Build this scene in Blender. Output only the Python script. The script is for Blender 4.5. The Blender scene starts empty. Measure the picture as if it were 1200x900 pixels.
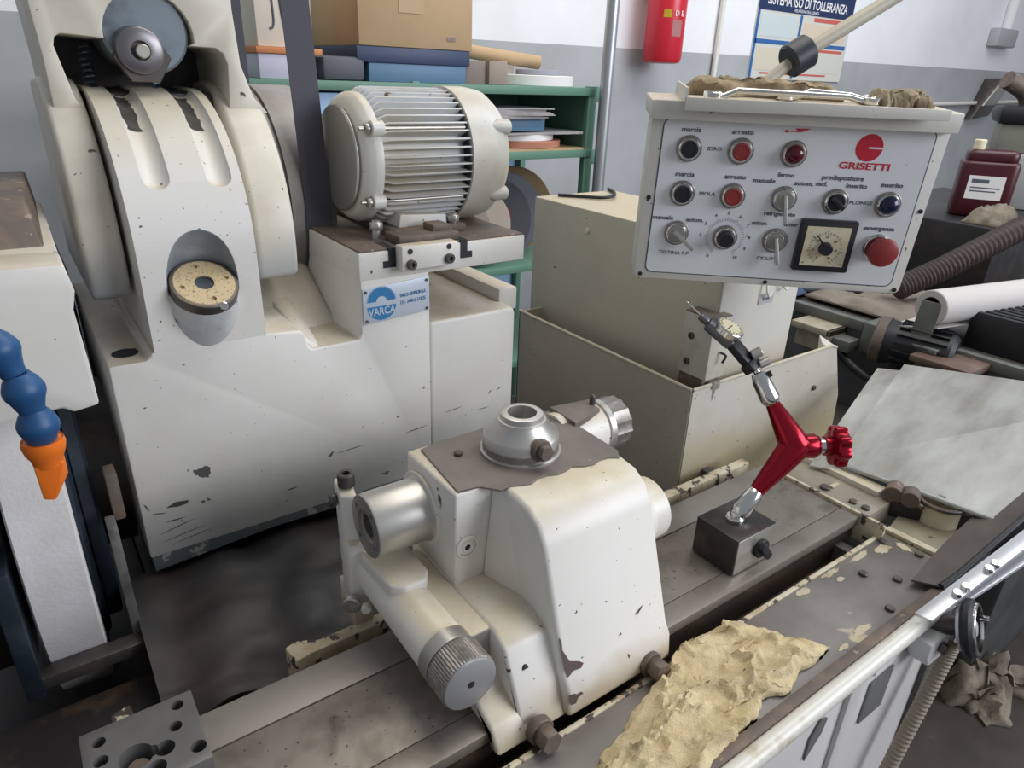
import bpy, bmesh, math, random
from mathutils import Vector, Matrix, noise as mnoise
random.seed(7)
C = bpy.context.scene.collection
SC = bpy.context.scene
V = Vector
PI = math.pi

# ------------------------------------------------------------------ camera
def set_camera():
    f, yaw, pitch, roll = 804.67, 0.633606, 0.421787, -0.0384846
    sy, cy, sp, cp = math.sin(yaw), math.cos(yaw), math.sin(pitch), math.cos(pitch)
    F = V((sy*cp, cy*cp, -sp)); R = V((cy, -sy, 0)); D = F.cross(R)
    c, s = math.cos(roll), math.sin(roll)
    r = c*R + s*D; d = -s*R + c*D
    m = Matrix(((r.x, -d.x, -F.x, 0), (r.y, -d.y, -F.y, 0), (r.z, -d.z, -F.z, 1.6), (0, 0, 0, 1)))
    cam = bpy.data.cameras.new('camera'); o = bpy.data.objects.new('camera', cam); C.objects.link(o)
    o.matrix_world = m; cam.sensor_width = 36; cam.sensor_fit = 'HORIZONTAL'
    cam.lens = f/1200*36; cam.clip_start = 0.02; cam.clip_end = 100
    SC.camera = o
set_camera()

# ------------------------------------------------------------------ light
w = bpy.data.worlds.new('world'); SC.world = w; w.use_nodes = True
w.node_tree.nodes['Background'].inputs[0].default_value = (0.85, 0.91, 1.0, 1)
w.node_tree.nodes['Background'].inputs[1].default_value = 0.29
def area(name, loc, target, sx, sy, power, col):
    l = bpy.data.lights.new(name, 'AREA'); l.shape = 'RECTANGLE'; l.size = sx; l.size_y = sy
    l.energy = power; l.color = col
    o = bpy.data.objects.new(name, l); C.objects.link(o); o.location = loc
    o.rotation_euler = (V(target) - V(loc)).to_track_quat('-Z', 'Y').to_euler()
area('window_daylight', (3.0, -2.6, 2.7), (0.6, 0.8, 1.1), 3.0, 1.8, 132, (0.90, 0.93, 1.0))
area('ceiling_lamp_warm', (1.2, 1.2, 4.0), (1.0, 1.2, 0.0), 3.0, 1.2, 40, (1.0, 0.94, 0.84))
area('window_daylight_far', (3.2, 0.6, 3.9), (3.0, 2.4, 1.8), 3.0, 1.5, 60, (0.92, 0.96, 1.0))
SC.view_settings.view_transform = 'Standard'; SC.view_settings.look = 'None'
SC.view_settings.exposure = 0.05; SC.view_settings.gamma = 1.0
SC.view_settings.use_curve_mapping = False

# ------------------------------------------------------------------ materials
def ramp(nt, src, p0, p1, c0=(0,0,0,1), c1=(1,1,1,1)):
    r = nt.nodes.new('ShaderNodeValToRGB'); e = r.color_ramp.elements
    e[0].position = p0; e[1].position = p1; e[0].color = c0; e[1].color = c1
    nt.links.new(src, r.inputs[0]); return r.outputs[0]
def mixc(nt, fac, a, b):
    m = nt.nodes.new('ShaderNodeMix'); m.data_type = 'RGBA'
    for i, v in ((0, fac), (6, a), (7, b)):
        if hasattr(v, 'links'): nt.links.new(v, m.inputs[i])
        else: m.inputs[i].default_value = v if not isinstance(v, tuple) else (*v[:3], 1)
    return m.outputs[2]
def tex(nt, co, scale, detail=4, rough=.6, stretch=None, dist=0):
    n = nt.nodes.new('ShaderNodeTexNoise'); n.inputs['Scale'].default_value = scale
    n.inputs['Detail'].default_value = detail; n.inputs['Roughness'].default_value = rough
    n.inputs['Distortion'].default_value = dist
    if stretch:
        mp = nt.nodes.new('ShaderNodeMapping'); mp.inputs['Scale'].default_value = stretch
        nt.links.new(co, mp.inputs[0]); co = mp.outputs[0]
    nt.links.new(co, n.inputs['Vector']); return n.outputs['Fac']
def mat(name, col, rough=.5, metal=0.0, col2=None, s2=8, lo=.45, hi=.7, chip=None, chips=25, clo=.68, chi=.70,
        dust=None, dustamt=.8, bump=0, bs=60, stretch=None, spec=.5, trans=0, alpha=1, emit=None, grime=None, zlo=0, zhi=0, specks=0):
    m = bpy.data.materials.new(name); m.use_nodes = True; nt = m.node_tree
    b = nt.nodes['Principled BSDF']
    b.inputs['Roughness'].default_value = rough; b.inputs['Metallic'].default_value = metal
    b.inputs['Specular IOR Level'].default_value = spec
    b.inputs['Transmission Weight'].default_value = trans; b.inputs['Alpha'].default_value = alpha
    cur = (*col, 1)
    geo = nt.nodes.new('ShaderNodeNewGeometry'); co = geo.outputs['Position']
    if col2 is not None:
        cur = mixc(nt, ramp(nt, tex(nt, co, s2, stretch=stretch), lo, hi), cur, (*col2, 1))
    if dust is not None:
        sx = nt.nodes.new('ShaderNodeSeparateXYZ'); nt.links.new(geo.outputs['Normal'], sx.inputs[0])
        up = ramp(nt, sx.outputs['Z'], .55, .95)
        mu = nt.nodes.new('ShaderNodeMath'); mu.operation = 'MULTIPLY'
        nt.links.new(up, mu.inputs[0]); nt.links.new(ramp(nt, tex(nt, co, 22), .25, .6, (.4,.4,.4,1), (dustamt,)*3+(1,)), mu.inputs[1])
        cur = mixc(nt, mu.outputs[0], cur, (*dust, 1))
    if grime is not None:      # splash band: coolant residue settled on the low part of the thing
        sx = nt.nodes.new('ShaderNodeSeparateXYZ'); nt.links.new(co, sx.inputs[0])
        ad = nt.nodes.new('ShaderNodeMath'); ad.operation = 'MULTIPLY_ADD'
        nt.links.new(tex(nt, co, 14), ad.inputs[0]); ad.inputs[1].default_value = .06; nt.links.new(sx.outputs['Z'], ad.inputs[2])
        g = ramp(nt, ad.outputs[0], 0, 1)
        mr = nt.nodes.new('ShaderNodeMapRange'); nt.links.new(ad.outputs[0], mr.inputs[0])
        mr.inputs[1].default_value = zhi+.03; mr.inputs[2].default_value = zlo+.03; mr.inputs[3].default_value = 0; mr.inputs[4].default_value = .85
        cur = mixc(nt, mr.outputs[0], cur, (*grime, 1))
    if chip is not None:
        cf = ramp(nt, tex(nt, co, chips, 3, .55, dist=.4), clo, chi)
        cur = mixc(nt, cf, cur, (*chip, 1))
        if specks: cur = mixc(nt, ramp(nt, tex(nt, co, 190, 2, .5), specks, specks+.02), cur, (*chip, 1))
    if hasattr(cur, 'links'): nt.links.new(cur, b.inputs['Base Color'])
    else: b.inputs['Base Color'].default_value = cur
    if bump:
        bp = nt.nodes.new('ShaderNodeBump'); bp.inputs['Strength'].default_value = bump; bp.inputs['Distance'].default_value = .002
        nt.links.new(tex(nt, co, bs, 6), bp.inputs['Height']); nt.links.new(bp.outputs[0], b.inputs['Normal'])
    if emit: b.inputs['Emission Color'].default_value = (*emit, 1); b.inputs['Emission Strength'].default_value = 1
    return m
CHIP = (.10, .075, .06)
M = {}
M['paint'] = mat('cream_paint', (.72, .70, .66), .42, col2=(.66, .63, .57), s2=7, chip=CHIP, chips=42, clo=.725, chi=.735, dust=(.52, .43, .30), dustamt=.75, bump=.08, specks=.735)
M['paint_head'] = mat('cream_paint_workhead', (.80, .775, .73), .38, col2=(.77, .73, .65), s2=9, chip=CHIP, chips=38, clo=.715, chi=.725, dust=(.60, .51, .34), dustamt=.85, bump=.06, grime=(.48, .36, .20), zlo=1.0, zhi=1.05, specks=.735)
M['paint_column'] = mat('column_paint', (.73, .71, .67), .42, col2=(.69, .66, .60), s2=6, chip=(.12, .11, .11), chips=30, clo=.715, chi=.725, dust=(.50, .41, .28), dustamt=.8, bump=.06, grime=(.36, .36, .34), zlo=1.05, zhi=1.13, specks=.735)
M['paint_cheek'] = mat('yellowed_paint', (.68, .64, .54), .42, col2=(.60, .55, .45), s2=14, chip=(.06, .05, .04), chips=26, clo=.72, chi=.74, bump=.08, grime=(.33, .35, .37), zlo=1.355, zhi=1.42, specks=.735)
M['paint_chipped'] = mat('chipped_cream_paint', (.64, .57, .42), .5, col2=(.40, .30, .17), s2=18, chip=(.07, .05, .04), chips=60, clo=.56, chi=.60, bump=.3)
M['tray'] = mat('tray_paint', (.50, .47, .37), .45, col2=(.44, .41, .32), s2=5, chip=CHIP, chips=60, clo=.73, chi=.74, dust=(.50, .42, .28), specks=.735)
M['tray_front'] = mat('tray_front_paint', (.62, .59, .52), .42, col2=(.56, .52, .44), s2=6, chip=CHIP, chips=60, clo=.71, chi=.72, grime=(.42, .34, .18), zlo=.98, zhi=1.08, specks=.735)
M['cab'] = mat('cabinet_paint', (.56, .53, .42), .45, col2=(.50, .47, .37), s2=4, chip=CHIP, chips=60, clo=.745, chi=.75, dust=(.60, .50, .33), specks=.735)
M['panelbox'] = mat('panel_box_paint', (.74, .72, .66), .4, chip=CHIP, chips=50, clo=.72, chi=.73, dust=(.55, .45, .30), specks=.735)
M['plate'] = mat('white_plate', (.86, .87, .89), .38, col2=(.82, .83, .85), s2=12, chip=(.25, .23, .2), chips=55, clo=.74, chi=.75)
M['steel'] = mat('ground_steel', (.25, .22, .185), .45, .45, col2=(.15, .13, .11), s2=22, chip=(.07, .05, .04), chips=13, clo=.58, chi=.72, specks=.69, bump=.06, bs=120)
M['steel_clean'] = mat('clean_steel', (.50, .48, .44), .35, .75, col2=(.40, .38, .34), s2=20)
M['steel_plate'] = mat('grey_steel_plate', (.15, .145, .14), .5, .35, col2=(.12, .115, .11), s2=14, bump=.05)
M['steel_dark'] = mat('dark_steel', (.10, .09, .085), .4, .6, col2=(.16, .13, .10), s2=25)
M['bright'] = mat('bright_steel', (.56, .54, .51), .40, .85, col2=(.55, .54, .5), s2=15)
M['chrome'] = mat('chrome', (.70, .69, .66), .18, 1.0)
M['topplate'] = mat('brown_oiled_plate', (.17, .145, .13), .5, .2, col2=(.22, .19, .165), s2=18, chip=(.32, .27, .2), chips=40, clo=.70, chi=.74, bump=.1)
M['rust'] = mat('rusty_brown_iron', (.13, .10, .085), .6, .2, col2=(.22, .16, .11), s2=20, bump=.2, chip=(.3, .24, .18), chips=70, clo=.66, chi=.70)
M['black'] = mat('black_rubber', (.015, .016, .02), .5)
M['pit'] = mat('oily_dark_iron', (.018, .016, .018), .4, col2=(.05, .035, .025), s2=12, lo=.5, hi=.75, bump=.3)
M['bluedark'] = mat('blue_black_iron', (.02, .03, .045), .35, .3, col2=(.05, .07, .09), s2=15)
M['rubber'] = mat('dark_canvas', (.015, .0145, .016), .55, col2=(.036, .025, .018), s2=7, lo=.45, hi=.75, bump=.25, bs=25)
M['belt'] = mat('belt_rubber', (.055, .055, .075), .65)
M['stone'] = mat('white_grinding_stone', (.66, .64, .64), .85, col2=(.58, .56, .54), s2=12, bump=.35, bs=220)
M['brass'] = mat('speckled_brass', (.56, .44, .26), .55, .1, col2=(.24, .17, .09), s2=420, lo=.55, hi=.66)
M['red'] = mat('red_anodised', (.34, .008, .022), .22, .75, spec=.6)
M['redbtn'] = mat('red_button', (.30, .035, .035), .4)
M['redlamp'] = mat('dark_red_lens', (.10, .006, .012), .12)
M['redink'] = mat('red_print', (.62, .02, .05), .4)
M['blackbtn'] = mat('black_button', (.022, .022, .028), .35)
M['bluelens'] = mat('blue_black_lens', (.012, .015, .06), .15)
M['ink'] = mat('dark_print', (.10, .11, .14), .5)
M['blueink'] = mat('blue_print', (.03, .19, .42), .4)
M['nameplate'] = mat('aluminium_nameplate', (.56, .62, .70), .35, .2)
M['cream'] = mat('cream_dial', (.78, .72, .52), .5, col2=(.7, .6, .38), s2=60)
M['white'] = mat('white_matte', (.82, .81, .80), .6)
M['loc_blue'] = mat('blue_plastic', (.012, .075, .20), .45)
M['loc_orange'] = mat('orange_plastic', (.80, .17, .012), .42)
M['rag'] = mat('dirty_yellow_cloth', (.70, .58, .36), .95, col2=(.52, .41, .22), s2=24, chip=(.12, .10, .06), chips=45, clo=.70, chi=.76, bump=1.0, bs=420, spec=.1)
M['rag_grey'] = mat('grey_cloth', (.26, .22, .17), .95, col2=(.12, .105, .085), s2=30, bump=.8, bs=200, spec=.1)
M['wallpaint'] = None
M['motor'] = mat('motor_grey_paint', (.66, .68, .70), .4, col2=(.60, .56, .46), s2=10, chip=(.14, .11, .08), chips=45, clo=.70, chi=.72, dust=(.50, .42, .29), dustamt=.7, specks=.735)
M['motorhood'] = mat('motor_hood_paint', (.70, .69, .64), .35, col2=(.62, .56, .44), s2=8, chip=CHIP, chips=60, clo=.74, chi=.75, dust=(.50, .40, .26), dustamt=.7, specks=.735)
M['green'] = mat('green_enamel', (.12, .25, .18), .45)
M['card'] = mat('cardboard', (.50, .35, .20), .8, col2=(.46, .32, .18), s2=6)
M['bluebox'] = mat('dark_blue_box', (.035, .055, .12), .5)
M['steelblue'] = mat('steel_blue_box', (.10, .20, .32), .5)
M['lightblue'] = mat('light_blue_sheet', (.36, .55, .78), .5)
M['grey'] = mat('grey_block', (.10, .105, .13), .6)
M['orange'] = mat('orange_board', (.60, .22, .08), .6)
M['lav'] = mat('lavender_box', (.55, .55, .66), .6)
M['terra'] = mat('terracotta_stone', (.48, .20, .13), .8)
M['paper'] = mat('grey_paper', (.42, .40, .40), .7, col2=(.3, .28, .28), s2=14)
M['brownbox'] = mat('brown_block', (.24, .19, .17), .7, col2=(.34, .29, .25), s2=10)
M['gal'] = mat('galvanised_tube', (.45, .47, .50), .35, .7)
M['extred'] = mat('extinguisher_red', (.60, .02, .04), .3)
M['yellow'] = mat('yellow_sticker', (.8, .6, .05), .5)
M['navy'] = mat('navy_print', (.015, .03, .10), .5)
M['acrylic'] = mat('scratched_acrylic', (.90, .91, .87), .25, trans=.62, col2=(.58, .56, .50), s2=7, lo=.38, hi=.66, stretch=(1, 2.2, 1), spec=.6)
M['alu'] = mat('aluminium', (.72, .74, .78), .35, .6)
M['darkgrey'] = mat('machine_grey_paint', (.085, .088, .09), .45, col2=(.05, .05, .05), s2=6, dust=(.08, .07, .06))
M['greygreen'] = mat('grey_green_paint', (.14, .148, .135), .45, col2=(.10, .105, .095), s2=6)
M['jug'] = mat('dark_red_plastic', (.06, .007, .012), .35)
M['hose'] = mat('brown_hose', (.045, .028, .027), .5)
M['roll'] = mat('white_paper_roll', (.55, .52, .50), .85)
M['floor'] = mat('oily_concrete_floor', (.058, .046, .037), .55, col2=(.032, .025, .020), s2=5, lo=.4, hi=.65, chip=(.20, .12, .06), chips=9, clo=.66, chi=.8, bump=.2, bs=30)
M['silverblack'] = mat('knurl_steel', (.28, .26, .24), .4, .7, col2=(.42, .38, .34), s2=120)
M['dusty'] = mat('dusty_sheet', (.24, .20, .165), .9, col2=(.15, .125, .10), s2=10)
M['white_flap'] = mat('brown_grey_rubber', (.12, .10, .085), .6, col2=(.07, .055, .05), s2=10)

# ------------------------------------------------------------------ mesh helpers
def bm_new(): return bmesh.new()
def bevel(bm, off, seg=2, ang=35):
    if off <= 0: return bm
    es = [e for e in bm.edges if len(e.link_faces) == 2 and e.calc_face_angle(0) > math.radians(ang)]
    bmesh.ops.bevel(bm, geom=es, offset=off, segments=seg, profile=.5, affect='EDGES', clamp_overlap=True)
    return bm
def box(x0, x1, y0, y1, z0, z1, b=0.002):
    bm = bmesh.new(); bmesh.ops.create_cube(bm, size=1)
    for v in bm.verts: v.co = V(((x0+x1)/2 + v.co.x*(x1-x0), (y0+y1)/2 + v.co.y*(y1-y0), (z0+z1)/2 + v.co.z*(z1-z0)))
    return bevel(bm, b)
def hexa(pts, b=0):                     # eight corners: bottom four then top four, both counter-clockwise
    bm = bmesh.new(); v = [bm.verts.new(p) for p in pts]
    for f in ((3,2,1,0), (4,5,6,7), (0,1,5,4), (1,2,6,5), (2,3,7,6), (3,0,4,7)): bm.faces.new([v[i] for i in f])
    bmesh.ops.recalc_face_normals(bm, faces=bm.faces)
    return bevel(bm, b)
def prism(poly, axis, a, c, b=0.002, seg=2, taper=None):
    bm = bmesh.new()
    def P(u, w_, t): return {'x': (t, u, w_), 'y': (u, t, w_), 'z': (u, w_, t)}[axis]
    v0 = [bm.verts.new(P(u, w_, a)) for u, w_ in poly]
    p2 = taper if taper else poly
    v1 = [bm.verts.new(P(u, w_, c)) for u, w_ in p2]
    bm.faces.new(v0); bm.faces.new(list(reversed(v1))); n = len(poly)
    for i in range(n): bm.faces.new((v0[i], v0[(i+1) % n], v1[(i+1) % n], v1[i]))
    bmesh.ops.recalc_face_normals(bm, faces=bm.faces)
    return bevel(bm, b, seg)
def basis(d):
    d = V(d).normalized(); a = V((0,0,1)) if abs(d.z) < .9 else V((1,0,0))
    u = d.cross(a).normalized(); return d, u, d.cross(u).normalized()
def lathe(p0, d, prof, seg=32):
    d, u, w_ = basis(d); p0 = V(p0); bm = bmesh.new(); rings = []
    for t, r in prof:
        if r < 1e-6: rings.append([bm.verts.new(p0 + d*t)])
        else: rings.append([bm.verts.new(p0 + d*t + (u*math.cos(2*PI*i/seg) + w_*math.sin(2*PI*i/seg))*r) for i in range(seg)])
    for A, B in zip(rings, rings[1:]):
        for i in range(seg):
            j = (i+1) % seg
            q = [A[0]] if len(A) == 1 else [A[i], A[j]]
            q += [B[0]] if len(B) == 1 else [B[j], B[i]]
            if len(q) > 2: bm.faces.new(q)
    if len(rings[0]) > 1: bm.faces.new(rings[0])
    if len(rings[-1]) > 1: bm.faces.new(rings[-1])
    bmesh.ops.recalc_face_normals(bm, faces=bm.faces); return bm
def cyl(p0, p1, r, r1=None, seg=32, b=0):
    p0, p1 = V(p0), V(p1); L = (p1-p0).length; r1 = r if r1 is None else r1
    if b: return lathe(p0, p1-p0, [(0, r-b), (b, r), (L-b, r1), (L, r1-b)], seg)
    return lathe(p0, p1-p0, [(0, r), (L, r1)], seg)
def ringcyl(p0, p1, r, ri, seg=32, b=.001):
    p0, p1 = V(p0), V(p1); L = (p1-p0).length
    d, u, w_ = basis(p1-p0); bm = bmesh.new(); rings = []
    prof = [(0, ri), (0, r-b), (b, r), (L-b, r), (L, r-b), (L, ri)]
    for t, rr in prof: rings.append([bm.verts.new(p0 + d*t + (u*math.cos(2*PI*i/seg) + w_*math.sin(2*PI*i/seg))*rr) for i in range(seg)])
    for k in range(len(rings)):
        A, B = rings[k], rings[(k+1) % len(rings)]
        for i in range(seg): bm.faces.new((A[i], A[(i+1) % seg], B[(i+1) % seg], B[i]))
    bmesh.ops.recalc_face_normals(bm, faces=bm.faces); return bm
def tube(path, r, seg=12, rs=None):
    pts = [V(p) for p in path]; bm = bmesh.new(); rings = []; u = None
    for k, p in enumerate(pts):
        d = (pts[min(k+1, len(pts)-1)] - pts[max(k-1, 0)]).normalized()
        if u is None: _, u, w_ = basis(d)
        else: u = (u - d*u.dot(d)).normalized(); w_ = d.cross(u)
        rr = rs[k] if rs else r
        rings.append([bm.verts.new(p + (u*math.cos(2*PI*i/seg) + w_*math.sin(2*PI*i/seg))*rr) for i in range(seg)])
    for A, B in zip(rings, rings[1:]):
        for i in range(seg): bm.faces.new((A[i], A[(i+1) % seg], B[(i+1) % seg], B[i]))
    bm.faces.new(rings[0]); bm.faces.new(rings[-1])
    bmesh.ops.recalc_face_normals(bm, faces=bm.faces); return bm
def spline(pts, n=8):
    pts = [V(p) for p in pts]; out = []
    q = [pts[0]*2 - pts[1]] + pts + [pts[-1]*2 - pts[-2]]
    for i in range(1, len(q)-2):
        for k in range(n):
            t = k/n; a, b_, c, d = q[i-1:i+3]
            out.append(.5*((2*b_) + (c-a)*t + (2*a-5*b_+4*c-d)*t*t + (3*b_-a-3*c+d)*t**3))
    out.append(pts[-1]); return out
def ball(c, r, seg=20, n=10, squash=1):
    prof = [(-r*squash*math.cos(PI*i/n), r*math.sin(PI*i/n)) for i in range(n+1)]
    prof[0] = (prof[0][0], 0); prof[-1] = (prof[-1][0], 0)
    return lathe(c, (0,0,1), prof, seg)
def hexnut(p0, p1, r, b=.0008): return bevel(cyl(p0, p1, r, seg=6), b, 1)
def merge(bms):
    if not isinstance(bms, (list, tuple)): return bms
    out = bmesh.new(); me = bpy.data.meshes.new('t')
    for b in bms: b.to_mesh(me); out.from_mesh(me); b.free()
    bpy.data.meshes.remove(me); return out
def boolean(bm, cutters, op='DIFFERENCE'):
    me = bpy.data.meshes.new('a'); bm.to_mesh(me); o = bpy.data.objects.new('a', me); C.objects.link(o); tmp = []
    for c in cutters:
        mc = bpy.data.meshes.new('c'); c.to_mesh(mc); oc = bpy.data.objects.new('c', mc); C.objects.link(oc)
        md = o.modifiers.new('b', 'BOOLEAN'); md.operation = op; md.object = oc; md.solver = 'EXACT'; tmp.append(oc)
    dg = bpy.context.evaluated_depsgraph_get(); dg.update()
    me2 = bpy.data.meshes.new_from_object(o.evaluated_get(dg)); r = bmesh.new(); r.from_mesh(me2)
    for q in tmp + [o]:
        md = q.data; bpy.data.objects.remove(q); bpy.data.meshes.remove(md)
    bpy.data.meshes.remove(me2); return r
def xf(bm, m): bm.transform(m); return bm
def rotz(bm, a, c): return xf(bm, Matrix.Translation(c) @ Matrix.Rotation(a, 4, 'Z') @ Matrix.Translation(-V(c)))

# ------------------------------------------------------------------ object helpers
def link(name, me, parent, local):
    o = bpy.data.objects.new(name, me); C.objects.link(o)
    if parent:
        o.parent = parent
        if not local: o.matrix_parent_inverse = WM[parent.name].inverted()
    WM[o.name] = WM[parent.name].copy() if (parent and local) else Matrix.Identity(4)
    return o
WM = {}
def part(name, bms, m, parent=None, smooth=40, local=False, label=None, kind=None):
    bm = merge(bms); me = bpy.data.meshes.new(name); bm.to_mesh(me); bm.free()
    me.materials.append(M[m] if isinstance(m, str) else m)
    me.shade_smooth(); me.set_sharp_from_angle(angle=math.radians(smooth))
    o = link(name, me, parent, local)
    if label: o['label'] = label
    if kind: o['kind'] = kind
    return o
def tag(o, label, cat, group=None):
    o['label'] = label; o['category'] = cat
    if group: o['group'] = group
    return o
def thing(name, label, cat, loc=(0,0,0), group=None, mw=None):
    o = bpy.data.objects.new(name, None); C.objects.link(o); o.empty_display_size = .02
    o.matrix_world = mw if mw else Matrix.Translation(loc)
    WM[o.name] = o.matrix_world.copy() if mw else Matrix.Translation(loc)
    return tag(o, label, cat, group)
def solo(name, bms, m, label, cat, group=None, smooth=40): return tag(part(name, bms, m, smooth=smooth), label, cat, group)
def struct(name, bms, m): o = part(name, bms, m); o['kind'] = 'structure'; return o
def text(name, s, m, parent, mw, size, local=False, sx=1, depth=.0003, align='CENTER', bold=0, shear=0):
    cu = bpy.data.curves.new('t', 'FONT'); cu.body = s; cu.size = size; cu.align_x = align; cu.align_y = 'CENTER'
    cu.extrude = depth; cu.offset = bold; cu.shear = shear; cu.resolution_u = 3
    o = bpy.data.objects.new('t', cu); C.objects.link(o)
    dg = bpy.context.evaluated_depsgraph_get(); dg.update()
    me = bpy.data.meshes.new_from_object(o.evaluated_get(dg)); bpy.data.objects.remove(o); bpy.data.curves.remove(cu)
    me.transform(mw @ Matrix.Diagonal((sx, 1, 1, 1))); me.materials.clear(); me.materials.append(M[m])
    return link(name, me, parent, local)
def frame(o, x, y):                     # matrix whose columns are given axes
    x, y = V(x).normalized(), V(y).normalized(); z = x.cross(y); o = V(o)
    return Matrix(((x.x, y.x, z.x, o.x), (x.y, y.y, z.y, o.y), (x.z, y.z, z.z, o.z), (0, 0, 0, 1)))
def socket_screw(p, d, r, L, parent, m='steel_dark', name='socket_screw', local=False):
    p = V(p); d = V(d).normalized()
    bm = boolean(cyl(p, p+d*L, r, seg=20, b=r*.12), [cyl(p+d*L*.45, p+d*L*1.2, r*.52, seg=6)])
    return part(name, bm, m, parent, local=local)
def cloth(outline_fn, nx, ny, thick, seed, hfun):
    bm = bmesh.new(); top = []; bot = []
    for j in range(ny+1):
        for i in range(nx+1):
            u, v = i/nx, j/ny; x, y, zb = outline_fn(u, v)
            e = min(u, 1-u, v, 1-v)
            h = hfun(u, v, x, y)*min(1, e*9 + .12)
            top.append(bm.verts.new((x, y, zb + thick + h))); bot.append(bm.verts.new((x, y, zb + h*.0)))
    W = nx+1
    for j in range(ny):
        for i in range(nx):
            a = j*W+i; bm.faces.new((top[a], top[a+1], top[a+W+1], top[a+W])); bm.faces.new((bot[a+W], bot[a+W+1], bot[a+1], bot[a]))
    B = [i for i in range(W)] + [j*W+nx for j in range(1, ny+1)] + [ny*W+i for i in range(nx-1, -1, -1)] + [j*W for j in range(ny-1, 0, -1)]
    for k in range(len(B)):
        a, b_ = B[k], B[(k+1) % len(B)]; bm.faces.new((bot[a], bot[b_], top[b_], top[a]))
    bmesh.ops.recalc_face_normals(bm, faces=bm.faces); return bm
def fbm(x, y, s): return mnoise.fractal(V((x, y, s)), .8, 2.1, 4)

# ------------------------------------------------------------------ the room
def wall_material():
    m = bpy.data.materials.new('two_tone_wall_paint'); m.use_nodes = True; nt = m.node_tree; b = nt.nodes['Principled BSDF']
    geo = nt.nodes.new('ShaderNodeNewGeometry'); co = geo.outputs['Position']
    s = nt.nodes.new('ShaderNodeSeparateXYZ'); nt.links.new(co, s.inputs[0])
    k = nt.nodes.new('ShaderNodeMath'); k.operation = 'MULTIPLY_ADD'; nt.links.new(s.outputs['X'], k.inputs[0]); k.inputs[1].default_value = -.008; nt.links.new(s.outputs['Z'], k.inputs[2])
    g = nt.nodes.new('ShaderNodeMath'); g.operation = 'GREATER_THAN'; nt.links.new(k.outputs[0], g.inputs[0]); g.inputs[1].default_value = 1.708
    lowc = mixc(nt, ramp(nt, tex(nt, co, 2.5), .4, .7), (.43, .445, .46), (.35, .36, .37))
    hic = mixc(nt, ramp(nt, tex(nt, co, 1.8), .4, .7), (.86, .87, .90), (.78, .78, .79))
    nt.links.new(mixc(nt, g.outputs[0], lowc, hic), b.inputs['Base Color']); b.inputs['Roughness'].default_value = .6
    return m
M['wallpaint'] = wall_material()
struct('wall_back', box(-3.5, 9.0, 2.45, 2.6, 0, 3.2, 0), 'wallpaint')
struct('floor', box(-3.5, 9.0, -4.0, 2.6, -.1, 0, 0), 'floor')

# ------------------------------------------------------------------ machine bed (fixed casting, basin, front apron)
bed = thing('machine_bed', 'cream grinder bed with grey top plate, white front rail and oily basin', 'machine bed', (.5, .5, 0))
part('base_casting', [box(.06, .90, .262, 1.45, .0, .895, .01), box(-.6, .06, .262, .745, 0, .895, .01), box(-.6, .06, .745, 1.45, 0, .74, .01)], 'pit', bed)
part('basin_floor', [box(.06, .825, .56, 1.35, .895, .925, 0), box(-.6, .06, .56, .742, .895, .925, 0)], mat('rusty_basin', (.022, .018, .018), .45, col2=(.11, .06, .03), s2=16, lo=.52, hi=.72, bump=.5, bs=40), bed)
part('trough_floor', box(-.3, .955, .355, .40, .90, .955, 0), 'rust', bed)
part('front_top_plate', box(-.2, .955, .25, .352, .985, 1.0, .002), M_plate := mat('worn_grey_top_plate', (.20, .18, .165), .42, .3, col2=(.29, .265, .24), s2=9, chip=(.52, .45, .30), chips=13, clo=.67, chi=.69, bump=.08), bed)
part('top_plate_lip', box(-.2, .955, .350, .356, .955, 1.002, .001), 'paint_chipped', bed)
part('edge_strip', box(-.2, .90, .238, .251, .988, 1.006, .002), 'rust', bed)
part('front_rail', cyl((-.3, .229, .998), (.905, .229, .998), .0105, seg=24), mat('rail_paint', (.72, .70, .63), .3, col2=(.50, .42, .28), s2=20, lo=.55, hi=.7), bed)
ap = part('front_apron', box(-.3, .90, .232, .262, .12, .985, .003), mat('apron_white', (.66, .64, .63), .4, col2=(.58, .56, .54), s2=4), bed)
part('apron_post', box(.662, .690, .226, .233, .3, .984, .002), mat('apron_post_white', (.62, .60, .58), .4), ap)
part('maker_label', box(.726, .772, .2295, .2315, .958, .986, 0), 'white', ap)
part('maker_label_print', [box(.733+.007*k, .738+.007*k, .2290, .2296, .969+.001*(k % 2), .977-.001*(k % 3), 0) for k in range(5)], 'navy', ap)
part('data_plate', box(.722, .776, .2292, .2315, .880, .948, .0005), mat('grey_data_plate', (.22, .22, .22), .4, .3), ap)
part('small_tag', prism([(.598, .905), (.622, .935), (.626, .955), (.612, .962), (.598, .94)], 'y', .2292, .2315, 0), mat('grey_tag', (.16, .155, .15), .5), ap)
part('rail_bracket', [prism([(.800, .985), (.800, .962), (.812, .944), (.842, .944), (.856, .962), (.856, .985)], 'y', .205, .232, .004)], 'white', bed)
part('rail_bracket_bolt', hexnut((.826, .204, .972), (.826, .196, .972), .008), 'steel_dark', bed)
part('apron_side', box(.886, .905, .225, .9, .1, .985, .002), mat('apron_side_dark', (.09, .085, .08), .5), bed)
for x, y in ((.836, .318), (.865, .286), (.80, .262), (.93, .34), (.945, .296)):
    part('plate_screw', cyl((x, y, 1.0), (x, y, 1.004), .006, seg=16, b=.001), 'steel_dark', bed)
FLAKE = mat('flaked_cream', (.55, .48, .34), .55, col2=(.40, .30, .18), s2=60)
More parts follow.
